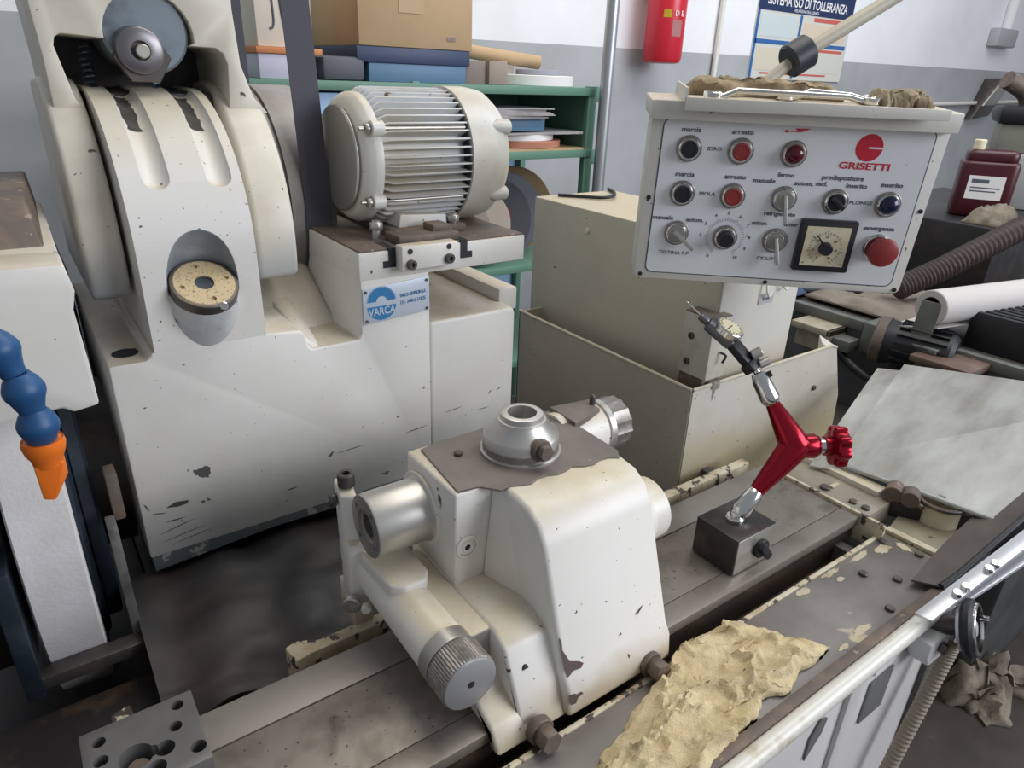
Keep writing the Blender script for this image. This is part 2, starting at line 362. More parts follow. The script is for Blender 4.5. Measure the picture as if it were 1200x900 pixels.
def blob(x, y, rx, ry, seed, z=1.0, t=.0006):
    rnd = random.Random(seed); n = 18
    return prism([(x+rx*math.cos(2*PI*i/n)*rnd.uniform(.55, 1.1), y+ry*math.sin(2*PI*i/n)*rnd.uniform(.55, 1.1)) for i in range(n)], 'z', z-.0004, z+t, 0)
for k, (x, y, rx, ry) in enumerate(((.87, .342, .024, .006), (.80, .344, .020, .005), (.735, .343, .016, .006), (.915, .333, .018, .010), (.944, .318, .008, .014), (.735, .262, .020, .006), (.690, .259, .012, .004), (.80, .330, .010, .004), (.95, .275, .006, .010))):
    part('flaked_paint', blob(x, y, rx, ry, k+1), FLAKE, bed)
def jag_strip(x0, x1, y0, y1, z0, z1, n, a, seed):
    rnd = random.Random(seed); poly = [(x0, y0)]
    top = [(x0 + (x1-x0)*i/n, y1 + rnd.uniform(-a, a)) for i in range(n+1)]
    bm = prism([(x0, y0), (x1, y0)] + top[::-1], 'z', z0, z1, .0008, 1); return bm
# rear guard lip behind the table, cream with flaking paint
part('rear_guard_lip', [prism([(.150, .585), (.168, .588), (.30, .588), (.95, .588), (.95, .606), (.30, .606), (.185, .604), (.160, .616), (.146, .612)], 'z', .95, 1.004, .003)], 'paint_chipped', bed)
part('rear_low_lip', jag_strip(-.35, .150, .560, .580, .93, .985, 30, .004, 3), 'paint_chipped', bed)
part('lip_stub', prism([(-.03, .58), (-.01, .58), (-.008, .655), (-.028, .65)], 'z', .92, .975, .003), 'paint_chipped', bed)
# dark flexible cover between wheel head and table
def cover():
    nx, nz = 40, 22; bm = bmesh.new(); g = []
    for j in range(nz+1):
        for i in range(nx+1):
            u, v = i/nx, j/nz; x = .02 + .62*u
            y = .835 - .20*v - .02*math.sin(v*PI); z = .998 - .060*v**1.3 + .006*fbm(x*16, v*5, 2)+ .004*math.sin(x*60+v*3)
            g.append(bm.verts.new((x, y, z)))
    for j in range(nz):
        for i in range(nx): a = j*(nx+1)+i; bm.faces.new((g[a], g[a+nx+1], g[a+nx+2], g[a+1]))
    r = bmesh.ops.extrude_face_region(bm, geom=bm.faces[:])
    for v in [q for q in r['geom'] if isinstance(q, bmesh.types.BMVert)]: v.co.z -= .004
    bmesh.ops.recalc_face_normals(bm, faces=bm.faces); return bm
solo('way_cover', cover(), 'rubber', 'dark oily canvas cover sagging below the wheel head behind the table', 'cover')

# ------------------------------------------------------------------ work table
tb = thing('work_table', 'long grey-brown ground steel table with a dovetail line', 'table', (.4, .47, .955))
part('table_center', box(-.5, .932, .412, .507, 1.006, 1.02, .0008), 'steel', tb)
part('rear_rail', box(-.5, .932, .5085, .555, .965, 1.0205, .0012), mat('rear_rail_steel', (.28, .255, .225), .45, .45, col2=(.22, .20, .17), s2=16, bump=.05), tb)
part('front_rail_strip', box(-.5, .932, .382, .4112, 1.006, 1.0203, .0012), mat('front_rail_steel', (.27, .24, .205), .45, .45, col2=(.19, .165, .135), s2=18, bump=.05), tb)
part('table_under', box(-.5, .930, .386, .508, .925, 1.006, 0), mat('oily_shaded_side', (.035, .026, .02), .45, col2=(.08, .055, .035), s2=20), tb)  # dark brown is oil plus shade under the table edge, put into the colour
# end cap with hinge
ec = thing('table_end_cover', 'cream and brown steel cover plate with hinge at the end of the table', 'cover plate', (.97, .4, .95))
part('end_plate', prism([(.936, .375), (1.01, .375), (1.01, .53), (.936, .53)], 'z', .99, 1.021, .002), mat('end_plate_brown', (.27, .235, .18), .5, col2=(.36, .32, .25), s2=14, chip=(.55, .48, .34), chips=16, clo=.66, chi=.68), ec)
part('end_edge', box(.932, .938, .345, .54, .98, 1.0245, .001), 'paint_chipped', ec)
part('end_flange', prism([(1.004, .395), (1.03, .395), (1.03, .53), (1.004, .53)], 'z', .985, 1.03, .002), 'paint_head', ec)
for x, y in ((.957, .455), (.957, .408), (.957, .388)): part('cover_screw', cyl((x, y, 1.02), (x, y, 1.0255), .008 if y > .44 else .006, seg=16, b=.001), 'steel_dark', ec)
part('cover_key', box(.966, .986, .447, .454, 1.02, 1.0245, .001), 'paint_chipped', ec)
part('hinge_knuckle', cyl((1.008, .376, 1.034), (1.034, .384, 1.034), .0135, seg=20, b=.001), 'rust', ec)
part('hinge_knuckle', cyl((1.012, .352, 1.036), (1.036, .362, 1.036), .013, seg=20, b=.001), 'rust', ec)
part('hinge_pin', cyl((1.02, .335, 1.03), (1.022, .388, 1.031), .0045, seg=12), 'steel_dark', ec)
# drain funnel corner: bent steel plate beyond the front top plate
cg = thing('corner_chute', 'bent brown steel drain plate with black flaked edge beside the acrylic guard', 'drain plate', (1.0, .3, .95))
part('chute_plate', hexa([(.955,.352,.985),(.955,.262,.985),(1.06,.262,.985),(1.03,.365,.985),(.955,.352,.999),(.955,.262,.999),(1.06,.262,1.004),(1.03,.365,1.004)], .001), mat('chute_brown', (.27, .24, .17), .5, col2=(.36, .32, .22), s2=10, chip=(.10, .07, .05), chips=15, clo=.62, chi=.64), cg)
part('chute_lip', hexa([(.957,.354,1.0),(.962,.256,1.0),(.974,.256,1.0),(.969,.354,1.0),(.957,.354,1.006),(.962,.256,1.006),(.974,.256,1.006),(.969,.354,1.006)], .0005), 'paint_chipped', cg)
part('chute_wall', hexa([(1.005,.372,1.0),(1.075,.262,1.0),(1.079,.264,1.0),(1.009,.375,1.0),(1.005,.372,1.024),(1.075,.262,1.03),(1.079,.264,1.03),(1.009,.375,1.024)], .0005), mat('flaked_black', (.02, .016, .014), .6), cg)
part('drain_ring', lathe((1.055, .325, 1.0), (0,0,1), [(0, .03), (.03, .03), (.033, .033), (.036, .031), (.036, .028), (.012, .027), (.012, 0)], 32), mat('ring_cream', (.62, .54, .38), .5), cg)
part('drain_rim', ringcyl((1.055, .325, 1.033), (1.055, .325, 1.0385), .0345, .0295), 'steel_dark', cg)

# ------------------------------------------------------------------ acrylic guard
gd = thing('acrylic_guard', 'scratched translucent acrylic splash guard leaning open beyond the table end', 'splash guard', (1.03, .36, 1.03))
def sheet(a, b_, c, d, t):
    a, b_, c, d = map(V, (a, b_, c, d)); n = (b_-a).cross(d-a).normalized()*t
    return hexa([a, b_, c, d, a+n, b_+n, c+n, d+n], 0)
part('acrylic_sheet', sheet((1.022, .478, 1.036), (1.06, .235, 1.040), (1.40, .215, 1.165), (1.33, .545, 1.118), .005), 'acrylic', gd)
part('acrylic_side_strip', sheet((.99, .505, 1.024), (1.014, .462, 1.026), (1.32, .537, 1.110), (1.315, .585, 1.100), .004), 'acrylic', gd)
part('acrylic_bend', tube([(1.02, .476, 1.036), (1.04, .36, 1.040), (1.06, .236, 1.042)], .004, 10), mat('clear_edge', (.70, .72, .68), .25, trans=.5), gd)
part('guard_clip', box(1.048, 1.062, .318, .352, 1.032, 1.046, .003), 'grey', gd)
# aluminium frame bars with bolts, rubber flap
gf = thing('guard_frame', 'bolted pale aluminium flat bars running past the handwheel', 'frame', (.95, .2, .97))
def bar(p0, p1, wdir, w_, t):
    p0, p1, wd = V(p0), V(p1), V(wdir).normalized(); d = (p1-p0).normalized(); n = d.cross(wd).normalized()
    q = [p0-wd*w_/2-n*t/2, p0+wd*w_/2-n*t/2, p0+wd*w_/2+n*t/2, p0-wd*w_/2+n*t/2]; s = p1-p0
    return hexa(q + [v+s for v in q], .0008)
part('frame_bar', bar((.79, .222, 1.022), (1.10, .185, 1.105), (0, -1, .15), .020, .005), 'alu', gf)
part('frame_bar', bar((.845, .216, 1.024), (1.16, .168, 1.085), (0, -1, .15), .024, .005), 'alu', gf)
for t in (.17, .22, .36, .40):
    p = V((.79, .222, 1.022)).lerp(V((1.10, .185, 1.105)), t)
    part('frame_bolt', cyl(p + V((0, -.004, .002)), p + V((-.002, -.004, .010)), .0055, seg=14, b=.001), 'chrome', gf)
def strip2(A, B, t):
    bm = bmesh.new(); lo = []
    for p, q in zip(A, B): lo.append([bm.verts.new(v) for v in (p, q, (q[0], q[1], q[2]+t), (p[0], p[1], p[2]+t))])
    for P, Q in zip(lo, lo[1:]):
        for i in range(4): bm.faces.new((P[i], P[(i+1) % 4], Q[(i+1) % 4], Q[i]))
    bm.faces.new(lo[0]); bm.faces.new(lo[-1]); bmesh.ops.recalc_face_normals(bm, faces=bm.faces); return bm
fl = solo('rubber_flap', strip2([(.865,.270,1.009),(.92,.277,1.010),(.985,.283,1.013),(1.06,.281,1.034),(1.30,.240,1.128)], [(.885,.243,1.009),(.92,.240,1.012),(.985,.236,1.028),(1.06,.228,1.056),(1.30,.200,1.135)], .0025), 'white_flap', 'brown-grey rubber flap lying between acrylic guard and aluminium bars', 'flap')
part('flap_edge', tube([(.885, .242, 1.011), (.92, .239, 1.014), (.985, .235, 1.030), (1.06, .227, 1.058), (1.30, .199, 1.137)], .0045, 10), 'black', fl)
# handwheel and conduit at the end of the apron
hw = thing('handwheel', 'small black and chrome handwheel below the aluminium bars', 'handwheel', (.92, .2, .9))
hc = V((.850, .195, .998)); hd = V((.25, -.9, .35)).normalized()
part('rim', ringcyl(hc, hc+hd*.014, .036, .028, b=.004), 'black', hw)
part('chrome_ring', ringcyl(hc+hd*.013, hc+hd*.017, .0315, .0275), 'chrome', hw)
part('web', lathe(hc-hd*.004, hd, [(0, .029), (.004, .029), (.007, .012), (.016, .011), (.018, .008), (.018, 0)], 28), 'alu', hw)
part('shaft', cyl(hc-hd*.06, hc, .012), 'steel_dark', hw)
_, hu, hv = basis(hd)
part('crank_pin', cyl(hc+hd*.014-hu*.025, hc+hd*.024-hu*.025, .004, seg=12), 'chrome', hw)
pts = [V((.868, .203, .972)), V((.860, .202, .95)), V((.838, .203, .88)), V((.812, .204, .80)), V((.790, .206, .70)), V((.772, .208, .55)), V((.76, .21, .3)), V((.76, .21, .02))]
path = []
sp_ = spline(pts, 26)
rs = [.0085 + .0014*(k % 2) for k in range(len(sp_))]
cd = thing('flexible_conduit', 'ribbed beige flexible conduit running down the end of the apron', 'conduit', (.76, .21, 0))
part('conduit_hose', tube(sp_, .009, 12, rs), mat('beige_conduit', (.32, .27, .20), .6), cd)
part('conduit_gland', cyl((.871, .203, .980), (.865, .2025, .962), .012, seg=16, b=.002), 'chrome', cd)
solo('floor_cloth', cloth(lambda u, v: (1.90+.26*u+.06*fbm(v*3, u, 3), .31+.18*v+.05*fbm(u*3, v, 9)-.05*u, .001), 26, 20, .006, 2,
     lambda u, v, x, y: .09*abs(fbm(x*9, y*9, 5))+.05*math.sin(u*PI)*math.sin(v*PI)), 'rag_grey', 'crumpled grey shop cloth lying on the dark floor', 'cloth', smooth=60)

# ------------------------------------------------------------------ drilled steel plate on the table
hol = [(-.036, .536, .0055), (-.037, .515, .006), (.028, .540, .0055), (.022, .517, .0055), (.034, .485, .0065), (.010, .499, .008), (.000, .502, .006), (-.012, .503, .0135), (.001, .483, .0075), (-.036, .478, .006)]
pl = box(-.050, .042, .468, .552, 1.022, 1.06, .001)
pl = boolean(pl, [cyl((x, y, 1.04), (x, y, 1.08), r, seg=24) for x, y, r in hol])
sp = thing('drilled_steel_plate', 'grey drilled steel block lying on the end of the ground table', 'steel block', (0, .51, 1.02))
part('block', pl, 'steel_plate', sp, smooth=30)
part('hole_plug', cyl((-.012, .501, 1.04), (-.012, .501, 1.05), .0085, seg=24), 'rust', sp)
part('hole_pin', cyl((-.037, .515, 1.04), (-.037, .515, 1.052), .003, seg=12), 'chrome', sp)

# ------------------------------------------------------------------ workhead
wh = thing('workhead', 'cream cast workhead with brown top plate clamped on the steel table', 'workhead', (.4, .47, 1.02))
prof = [(.470, 1.214), (.446, 1.211), (.428, 1.200), (.416, 1.180), (.372, 1.048), (.364, 1.036), (.360, 1.004), (.3805, 1.004), (.3805, 1.0208), (.575, 1.0208), (.60, 1.10), (.60, 1.214)]
b1 = prism(prof, 'x', .352, .503, .006, 3)
b2 = prism([(.302, .500), (.352, .500), (.36, .605), (.302, .605)], 'z', 1.098, 1.214, .003, 2)          # block under the plate
b3 = prism([(.425, 1.100), (.404, 1.090), (.382, 1.044), (.366, 1.004), (.3805, 1.004), (.3805, 1.0208), (.575, 1.0208), (.60, 1.100)], 'x', .300, .36, .004, 2)
b4 = prism([(.425, 1.060), (.404, 1.040), (.378, 1.030), (.364, 1.004), (.3805, 1.004), (.3805, 1.0208), (.52, 1.0208), (.52, 1.060)], 'x', .268, .31, .004, 2)
gus = hexa([(.336, .500, 1.098), (.358, .425, 1.098), (.37, .43, 1.098), (.37, .500, 1.098), (.346, .500, 1.212), (.358, .470, 1.212), (.37, .47, 1.212), (.37, .500, 1.212)], .004)
part('body', [b1, b2, b3, b4, gus], 'paint_head', wh, smooth=50)
def wav():
    rnd = random.Random(4); p = [(.306, .502), (.330, .499)]
    n = 14
    for i in range(n): t = i/(n-1); p.append((.345 + .150*t, .482 - .012*t + .0035*math.sin(t*23) + rnd.uniform(-.0015, .0015)))
    p += [(.504, .478), (.505, .545), (.505, .597), (.480, .603), (.345, .603), (.316, .598), (.312, .56)]
    return p
part('top_plate', prism(wav(), 'z', 1.2135, 1.2160, .0005, 1), 'topplate', wh)
for x, y in ((.345, .565), (.478, .575)): part('plate_screw', cyl((x, y, 1.216), (x, y, 1.220), .005, seg=8, b=.001), 'steel_dark', wh)
cl = part('clamp_collar', lathe((.412, .540, 1.2155), (0,0,1), [(0, .046), (.003, .046), (.004, .0425), (.022, .0425), (.024, .0410), (.036, .028), (.040, .027), (.0405, .0245), (.046, .0235), (.0465, .022), (.0465, .0165), (.012, .0155), (.012, 0)], 48), 'bright', wh)
part('collar_ring', ringcyl((.412, .540, 1.2155), (.412, .540, 1.228), .0432, .030, 48), 'silverblack', wh)
sd = V((.02, -1, .05)).normalized(); sp0 = V((.408, .500, 1.2345))
part('collar_screw', [cyl(sp0+sd*-.004, sp0+sd*.005, .0125, seg=20, b=.001), hexnut(sp0+sd*.004, sp0+sd*.013, .0095)], 'rust', wh)
# spindle nose
nc = V((.304, .570, 1.160)); nx_ = V((-1, 0, 0))
ns = part('spindle_nose', boolean(lathe(nc, nx_, [(-.01, .040), (.004, .040), (.008, .0355), (.068, .0355), (.070, .0345), (.070, 0)], 48), [cyl(nc+nx_*.040, nc+nx_*.09, .0165, seg=32), cyl(nc+nx_*.066, nc+nx_*.09, .0195, seg=32)] + [cyl(nc+nx_*.062+V((0, .026*math.cos(a), .026*math.sin(a))), nc+nx_*.08+V((0, .026*math.cos(a), .026*math.sin(a))), .0028, seg=10) for a in (.6, 2.2, 3.8, 5.4)]), 'bright', wh)
part('nose_bore', ringcyl(nc+nx_*.045, nc+nx_*.0665, .0178, .013), 'silverblack', ns)
part('nose_bush', cyl(nc+nx_*.044, nc+nx_*.052, .0132), 'steel_dark', ns)
part('nose_seat', ringcyl(nc+nx_*-.002, nc+nx_*.006, .0425, .034), 'paint_head', wh)
# side bracket with pinch screw
bk = part('bracket_arm', [hexa([(.228,.612,1.048),(.246,.600,1.048),(.252,.640,1.048),(.232,.645,1.048),(.224,.612,1.178),(.240,.602,1.178),(.247,.640,1.182),(.230,.645,1.182)], .003),
     hexa([(.222,.596,1.040),(.244,.590,1.040),(.248,.625,1.040),(.226,.630,1.040),(.224,.598,1.120),(.241,.592,1.120),(.246,.622,1.120),(.228,.628,1.120)], .003)], 'paint_head', wh)
part('bracket_foot', box(.226, .250, .60, .64, 1.0, 1.05, .002), 'paint_head', bk)
socket_screw((.237, .624, 1.181), (0, 0, 1), .0095, .016, wh)
part('bracket_bolt', hexnut((.226, .628, 1.165), (.218, .630, 1.165), .008), 'steel_dark', wh)
socket_screw((.222, .592, 1.048), (-.6, -.8, 0), .0105, .008, wh, 'bright')
part('bracket_nut', hexnut((.232, .576, 1.05), (.228, .568, 1.05), .006), 'paint_head', wh)
# barrel with knurled micrometer drum along the table cross direction
bx_, bz_ = .257, 1.078
part('barrel', lathe((bx_, .640, bz_), (0, -1, 0), [(0, .026), (.006, .028), (.19, .0285), (.196, .026)], 40), 'paint_head', wh)
part('barrel_shoe', prism([(.234, .59), (.284, .59), (.284, .525), (.274, .512), (.250, .512), (.237, .525)], 'z', 1.092, 1.113, .004, 3), 'paint_head', wh)
part('barrel_block', box(.262, .2995, .430, .578, 1.04, 1.100, .0015), mat('block_cream', (.66, .58, .43), .45, col2=(.56, .48, .34), s2=20, chip=CHIP, chips=50, clo=.70, chi=.71), wh)
part('block_end', box(.2632, .2985, .4286, .4302, 1.0415, 1.0985, 0), 'steel_clean', wh)
part('drum_sleeve', lathe((bx_, .446, bz_), (0, -1, 0), [(0, .0285), (.001, .0300), (.016, .0300), (.0175, .0285)], 48), 'steel_clean', wh)
part('drum_scale', [box(-.0003, .0003, .0025, .0145, .0297, .0304, 0) for k in range(0)] or cyl((bx_, .4300, bz_), (bx_, .4285, bz_), .0303, seg=48), 'bright', wh)
def knurl(p0, d, r, L, n, depth, lines=1):
    prof = []; d, u, w_ = basis(d); p0 = V(p0); bm = bmesh.new(); rings = []
    for t in (0, L*.06, L*.94, L):
        ring = []
        for i in range(n*2):
            a = PI*i/n; rr = (r - (depth if i % 2 else 0)) - (depth*1.5 if t in (0, L) else 0)
            ring.append(bm.verts.new(p0 + d*t + (u*math.cos(a) + w_*math.sin(a))*rr))
        rings.append(ring)
    for A, B in zip(rings, rings[1:]):
        for i in range(n*2): bm.faces.new((A[i], A[(i+1) % (n*2)], B[(i+1) % (n*2)], B[i]))
    bm.faces.new(rings[0]); bm.faces.new(rings[-1]); bmesh.ops.recalc_face_normals(bm, faces=bm.faces); return bm
kn = part('knurled_knob', knurl((bx_, .4285, bz_), (0, -1, 0), .0300, .030, 60, .0007), 'silverblack', wh, smooth=20)
part('knob_face', lathe((bx_, .3990, bz_), (0, -1, 0), [(0, .0285), (.0022, .0285), (.0030, .0275), (.0030, .004), (.0015, .003), (.0015, 0)], 40), mat('knob_face_grey', (.34, .34, .35), .5, .4), kn)
part('knob_screw', cyl((bx_, .396, bz_), (bx_, .3952, bz_), .0032, seg=12), 'black', kn)
# eyelet, bolts, bosses
part('oil_plug', [ringcyl((.316, .5005, 1.146), (.316, .4970, 1.146), .0135, .0105), cyl((.316, .5005, 1.146), (.316, .4985, 1.146), .0100, seg=28), ringcyl((.316, .4995, 1.146), (.316, .4972, 1.146), .0068, .0036)], 'paint_head', wh)
part('plug_hex', cyl((.316, .4985, 1.146), (.316, .4980, 1.146), .0042, seg=6), 'black', wh)
for x in (.315, .468):
    d = V((0, -1, .08))
    part('clamp_washer', cyl(V((x, .366, 1.014)), V((x, .366, 1.014)) + d*.010, .0145, seg=24, b=.001), 'rust', wh)
    part('clamp_bolt', [cyl(V((x, .366, 1.014)), V((x, .366, 1.014)) + d*.014, .010, seg=20), hexnut(V((x, .366, 1.014)) + d*.013, V((x, .366, 1.014)) + d*.026, .0125)], 'rust', wh)
def fy_(z):
    for (y0, z0), (y1, z1) in zip(prof[3:7], prof[4:8]):
        if z1 <= z <= z0: return y0 + (y1-y0)*(z-z0)/(z1-z0)
    return .3595
def chip_patch(pts):
    bm = bmesh.new(); bm.faces.new([bm.verts.new((x, fy_(z)-.0002, z)) for x, z in pts])
    bmesh.ops.triangulate(bm, faces=bm.faces[:]); bmesh.ops.solidify(bm, geom=bm.faces[:], thickness=.0004); return bm
BARE = mat('bare_brown_casting', (.11, .075, .065), .6)
for cp0 in [chip_patch([(.3535, 1.092), (.3560, 1.088), (.3555, 1.078), (.3590, 1.071), (.3620, 1.064), (.3740, 1.0585), (.3790, 1.0545), (.3750, 1.0510), (.3650, 1.0525), (.3600, 1.0500), (.3570, 1.0490), (.3545, 1.060), (.3535, 1.075)]),
    chip_patch([(.3535, 1.0340), (.3600, 1.0330), (.3640, 1.0300), (.3690, 1.0305), (.3720, 1.0270), (.3650, 1.0255), (.3620, 1.0200), (.3560, 1.0210), (.3535, 1.0260)]),
    chip_patch([(.4560, 1.0740), (.4600, 1.0765), (.4680, 1.0800), (.4660, 1.0770), (.4600, 1.0735)]), chip_patch([(.4300, 1.0620), (.4330, 1.0640), (.4340, 1.0615)])]: part('chipped_paint', cp0, BARE, wh)
part('screw_hole', cyl((.318, .402, 1.068), (.318, .392, 1.066), .0036, seg=14), 'black', wh)
# rear feed cylinder with ribbed hand ring
fc = V((.49, .577, 1.186))
part('feed_cylinder', lathe(fc, (1, 0, 0), [(0, .034), (.070, .034), (.073, .033)], 40), 'paint_head', wh)
part('feed_saddle', prism([(.500, .548), (.553, .562), (.553, .592), (.500, .600)], 'z', 1.2110, 1.2212, .002), 'topplate', wh)
part('feed_collar', cyl(fc+V((.068, 0, 0)), fc+V((.078, 0, 0)), .0365, seg=40, b=.001), 'bright', wh)
part('feed_ring', knurl(fc+V((.078, 0, 0)), (1, 0, 0), .0345, .030, 14, .0022), 'silverblack', wh, smooth=30)
part('feed_ring_face', cyl(fc+V((.107, 0, 0)), fc+V((.1095, 0, 0)), .028, seg=32, b=.001), 'bright', wh)
part('grease_nipple', [cyl((.552, .577, 1.221), (.552, .577, 1.229), .004, seg=10), ball((.552, .577, 1.231), .0042, 12, 8)], 'steel_dark', wh)
part('side_boss', lathe((.497, .460, 1.135), (1, 0, 0), [(0, .043), (.020, .043), (.024, .040), (.024, .0375), (.050, .0370), (.053, .034), (.053, 0)], 48), 'paint_head', wh)

# ------------------------------------------------------------------ rag on the front plate
def rg(u, v):
    a = V((.332, .300)); b_ = V((.408, .246)); c = V((.668, .268)); d = V((.600, .366)); e1 = V((.640, .34))
    lo = b_.lerp(c, u); hi = a.lerp(d, u) + V((0, .012*math.sin(u*PI)))
    p = lo.lerp(hi, v) + V((.010*fbm(u*4, v*4, 1), .010*fbm(u*5, v*5, 7)))
    return p.x, p.y, 1.0012
solo('shop_rag', cloth(rg, 110, 50, .004, 3, lambda u, v, x, y: .007 + .007*fbm(x*9, y*12, 4) + .012*(1-abs(math.sin(4.2*u+3.0*v+1.3*fbm(u*2.2, v*2.2, 3))))**4 + .010*(1-abs(math.sin(2.4*u-5.2*v+1.6*fbm(u*3, v*2, 6))))**5 + .004*(1-abs(math.sin(9*u+7*v+2*fbm(u*4, v*3, 9))))**3 + .0009*fbm(x*150, y*150, 8)), 'rag',
     'stained yellow shop rag bunched on the grey top plate by the rail', 'rag', smooth=70)

# ------------------------------------------------------------------ dial indicator stand
ds = thing('dial_indicator_stand', 'red jointed indicator stand with black magnetic block on the steel table', 'indicator stand', (.695, .43, 1.02))
blk = part('magnetic_base', box(.656, .735, .400, .466, 1.0208, 1.0755, .0012), mat('dark_block', (.055, .05, .048), .35, .5, col2=(.14, .11, .085), s2=30, lo=.5, hi=.75), ds)
part('base_face', box(.6575, .7335, .3985, .4005, 1.0225, 1.074, .0004), 'steel_clean', blk)
part('switch_knob', [cyl((.705, .3985, 1.048), (.705, .3925, 1.048), .0135, seg=20, b=.001), xf(box(-.0155, .0155, -.004, .004, -.0055, .0055, .002), Matrix.Translation((.705, .389, 1.048)) @ Matrix.Rotation(.9, 4, 'Y'))], 'black', blk)
B0 = V((.692, .434, 1.078)); B1 = V((.723, .432, 1.107)); E0 = V((.780, .423, 1.166)); E1 = V((.767, .461, 1.217)); K1 = V((.760, .486, 1.252)); G1 = V((.741, .519, 1.287))
part('ball_socket', [cyl(B0 - V((0, 0, .004)), B0 + V((0, 0, .004)), .0125, seg=24, b=.002), ball(B0 + V((.002, 0, .004)), .009)], 'chrome', ds)
part('lower_sleeve', lathe(B0, B1-B0, [(.004, .009), (.012, .0135), (.040, .0120), (.046, .0098)], 28), 'chrome', ds)
d1 = (E0-B1).normalized(); L1 = (E0-B1).length
part('lower_arm', lathe(B1, d1, [(-.001, .0088), (.002, .0095), (L1*.8, .0185), (L1, .0200), (L1+.012, .017), (L1+.018, .008), (L1+.019, 0)], 36), 'red', ds)
d2 = (E1-E0).normalized(); L2 = (E1-E0).length
part('upper_arm', lathe(E0-d2*.016, d2, [(0, 0), (.001, .009), (.006, .017), (.016, .0205), (.016+L2*.3, .0175), (.016+L2, .0088), (.018+L2, .008)], 36), 'red', ds)
kd = (V((.833, .385, 1.168))-E0).normalized()
part('pivot_boss', lathe(E0, kd, [(.005, .0165), (.024, .0165), (.027, .0145), (.030, .0135)], 32), 'red', ds)
part('pivot_collar', cyl(E0+kd*.029, E0+kd*.040, .0105, seg=28), 'chrome', ds)
def lobed(p0, d, r, amp, n, L):
    d, u, w_ = basis(d); p0 = V(p0); bm = bmesh.new(); rings = []; S = 96
    for t, k in ((0, .82), (L*.12, .96), (L*.3, 1), (L*.75, 1), (L*.92, .95), (L, .82)):
        rings.append([bm.verts.new(p0 + d*t + (u*math.cos(2*PI*i/S) + w_*math.sin(2*PI*i/S))*(r + amp*math.cos(n*2*PI*i/S))*k) for i in range(S)])
    for A, B in zip(rings, rings[1:]):
        for i in range(S): bm.faces.new((A[i], A[(i+1) % S], B[(i+1) % S], B[i]))
    bm.faces.new(rings[0]); bm.faces.new(rings[-1]); bmesh.ops.recalc_face_normals(bm, faces=bm.faces); return bm
part('clamp_knob', [lobed(E0+kd*.047, kd, .0265, .0022, 8, .018), cyl(E0+kd*.038, E0+kd*.048, .013, seg=28)], 'red', ds)
d3 = (K1-E1).normalized(); L3 = (K1-E1).length
part('upper_sleeve', lathe(E1, d3, [(-.002, .0085), (.001, .0115), (.006, .0130), (L3*.75, .0120), (L3, .0085), (L3+.001, .006)], 28), 'chrome', ds)
part('sleeve_screw', cyl(E1.lerp(K1, .85)+V((.004, -.006, .004)), E1.lerp(K1, .85)+V((.009, -.010, .008)), .0042, seg=14), 'black', ds)
part('ball_neck', [cyl(K1-d3*.002, K1+d3*.010, .0045, seg=16), ball(K1+d3*.011, .0065)], 'chrome', ds)
d4 = (G1-K1).normalized()
_, u4, w4 = basis(d4)
def obar(p0, p1, wv, w_, t, b=.0015):
    p0, p1 = V(p0), V(p1); d = (p1-p0).normalized(); wv = (V(wv) - d*V(wv).dot(d)).normalized(); n = d.cross(wv)
    q = [p0-wv*w_-n*t, p0+wv*w_-n*t, p0+wv*w_+n*t, p0-wv*w_+n*t]; s = p1-p0
    return hexa(q+[v+s for v in q], b)
part('holder_clamp', [obar(K1+d4*.010, G1+d4*.006, (1, 0, 0), .009, .006), obar(K1+d4*.006, K1+d4*.020, (1, 0, 0), .012, .009, .003)], 'black', ds)
ks = K1.lerp(G1, .45)
part('fine_adjust_screw', cyl(ks+V((.004, -.004, .006)), ks+V((.014, -.011, .013)), .0068, seg=24, b=.001), 'bright', ds)
ks2 = K1.lerp(G1, .15)
part('thumb_screw', cyl(ks2+V((.004, -.004, .006)), ks2+V((.016, -.010, .012)), .0060, seg=24, b=.001), 'bright', ds)
G2 = V((.722, .548, 1.311))
gb = part('gauge_body', [obar(G1, G2, (1, 0, 0), .010, .008, .003), obar(G2, G2+(G2-G1).normalized()*.014, (1, 0, 0), .005, .005, .002)], mat('gauge_grey', (.18, .18, .20), .35, .6), ds)
gn = V((.15, -.42, .9)).normalized(); gc = G1.lerp(G2, .35)+gn*.006
dl = part('dial', cyl(gc, gc+gn*.010, .0195, seg=40, b=.001), 'chrome', ds)
part('dial_face', cyl(gc+gn*.0098, gc+gn*.0106, .0172, seg=40), 'cream', dl)
_, gu, gv = basis(gn)
part('dial_needle', obar(gc+gn*.0112-gu*.003, gc+gn*.0112+gu*.013, gv, .0005, .0003, 0), 'black', dl)
part('dial_ticks', [obar(gc+gn*.0111+(gu*math.cos(a)+gv*math.sin(a))*.0135, gc+gn*.0111+(gu*math.cos(a)+gv*math.sin(a))*.0165, gu*-math.sin(a)+gv*math.cos(a), .0003, .0002, 0) for a in [2*PI*k/20 for k in range(20)]], 'black', dl)
gt = (G2-G1).normalized()
part('stylus', [cyl(G2+gt*.012, G2+gt*.034+V((-.004, 0, .004)), .0011, seg=10), ball(G2+gt*.034+V((-.004, 0, .004)), .0018, 10, 6)], 'chrome', ds)

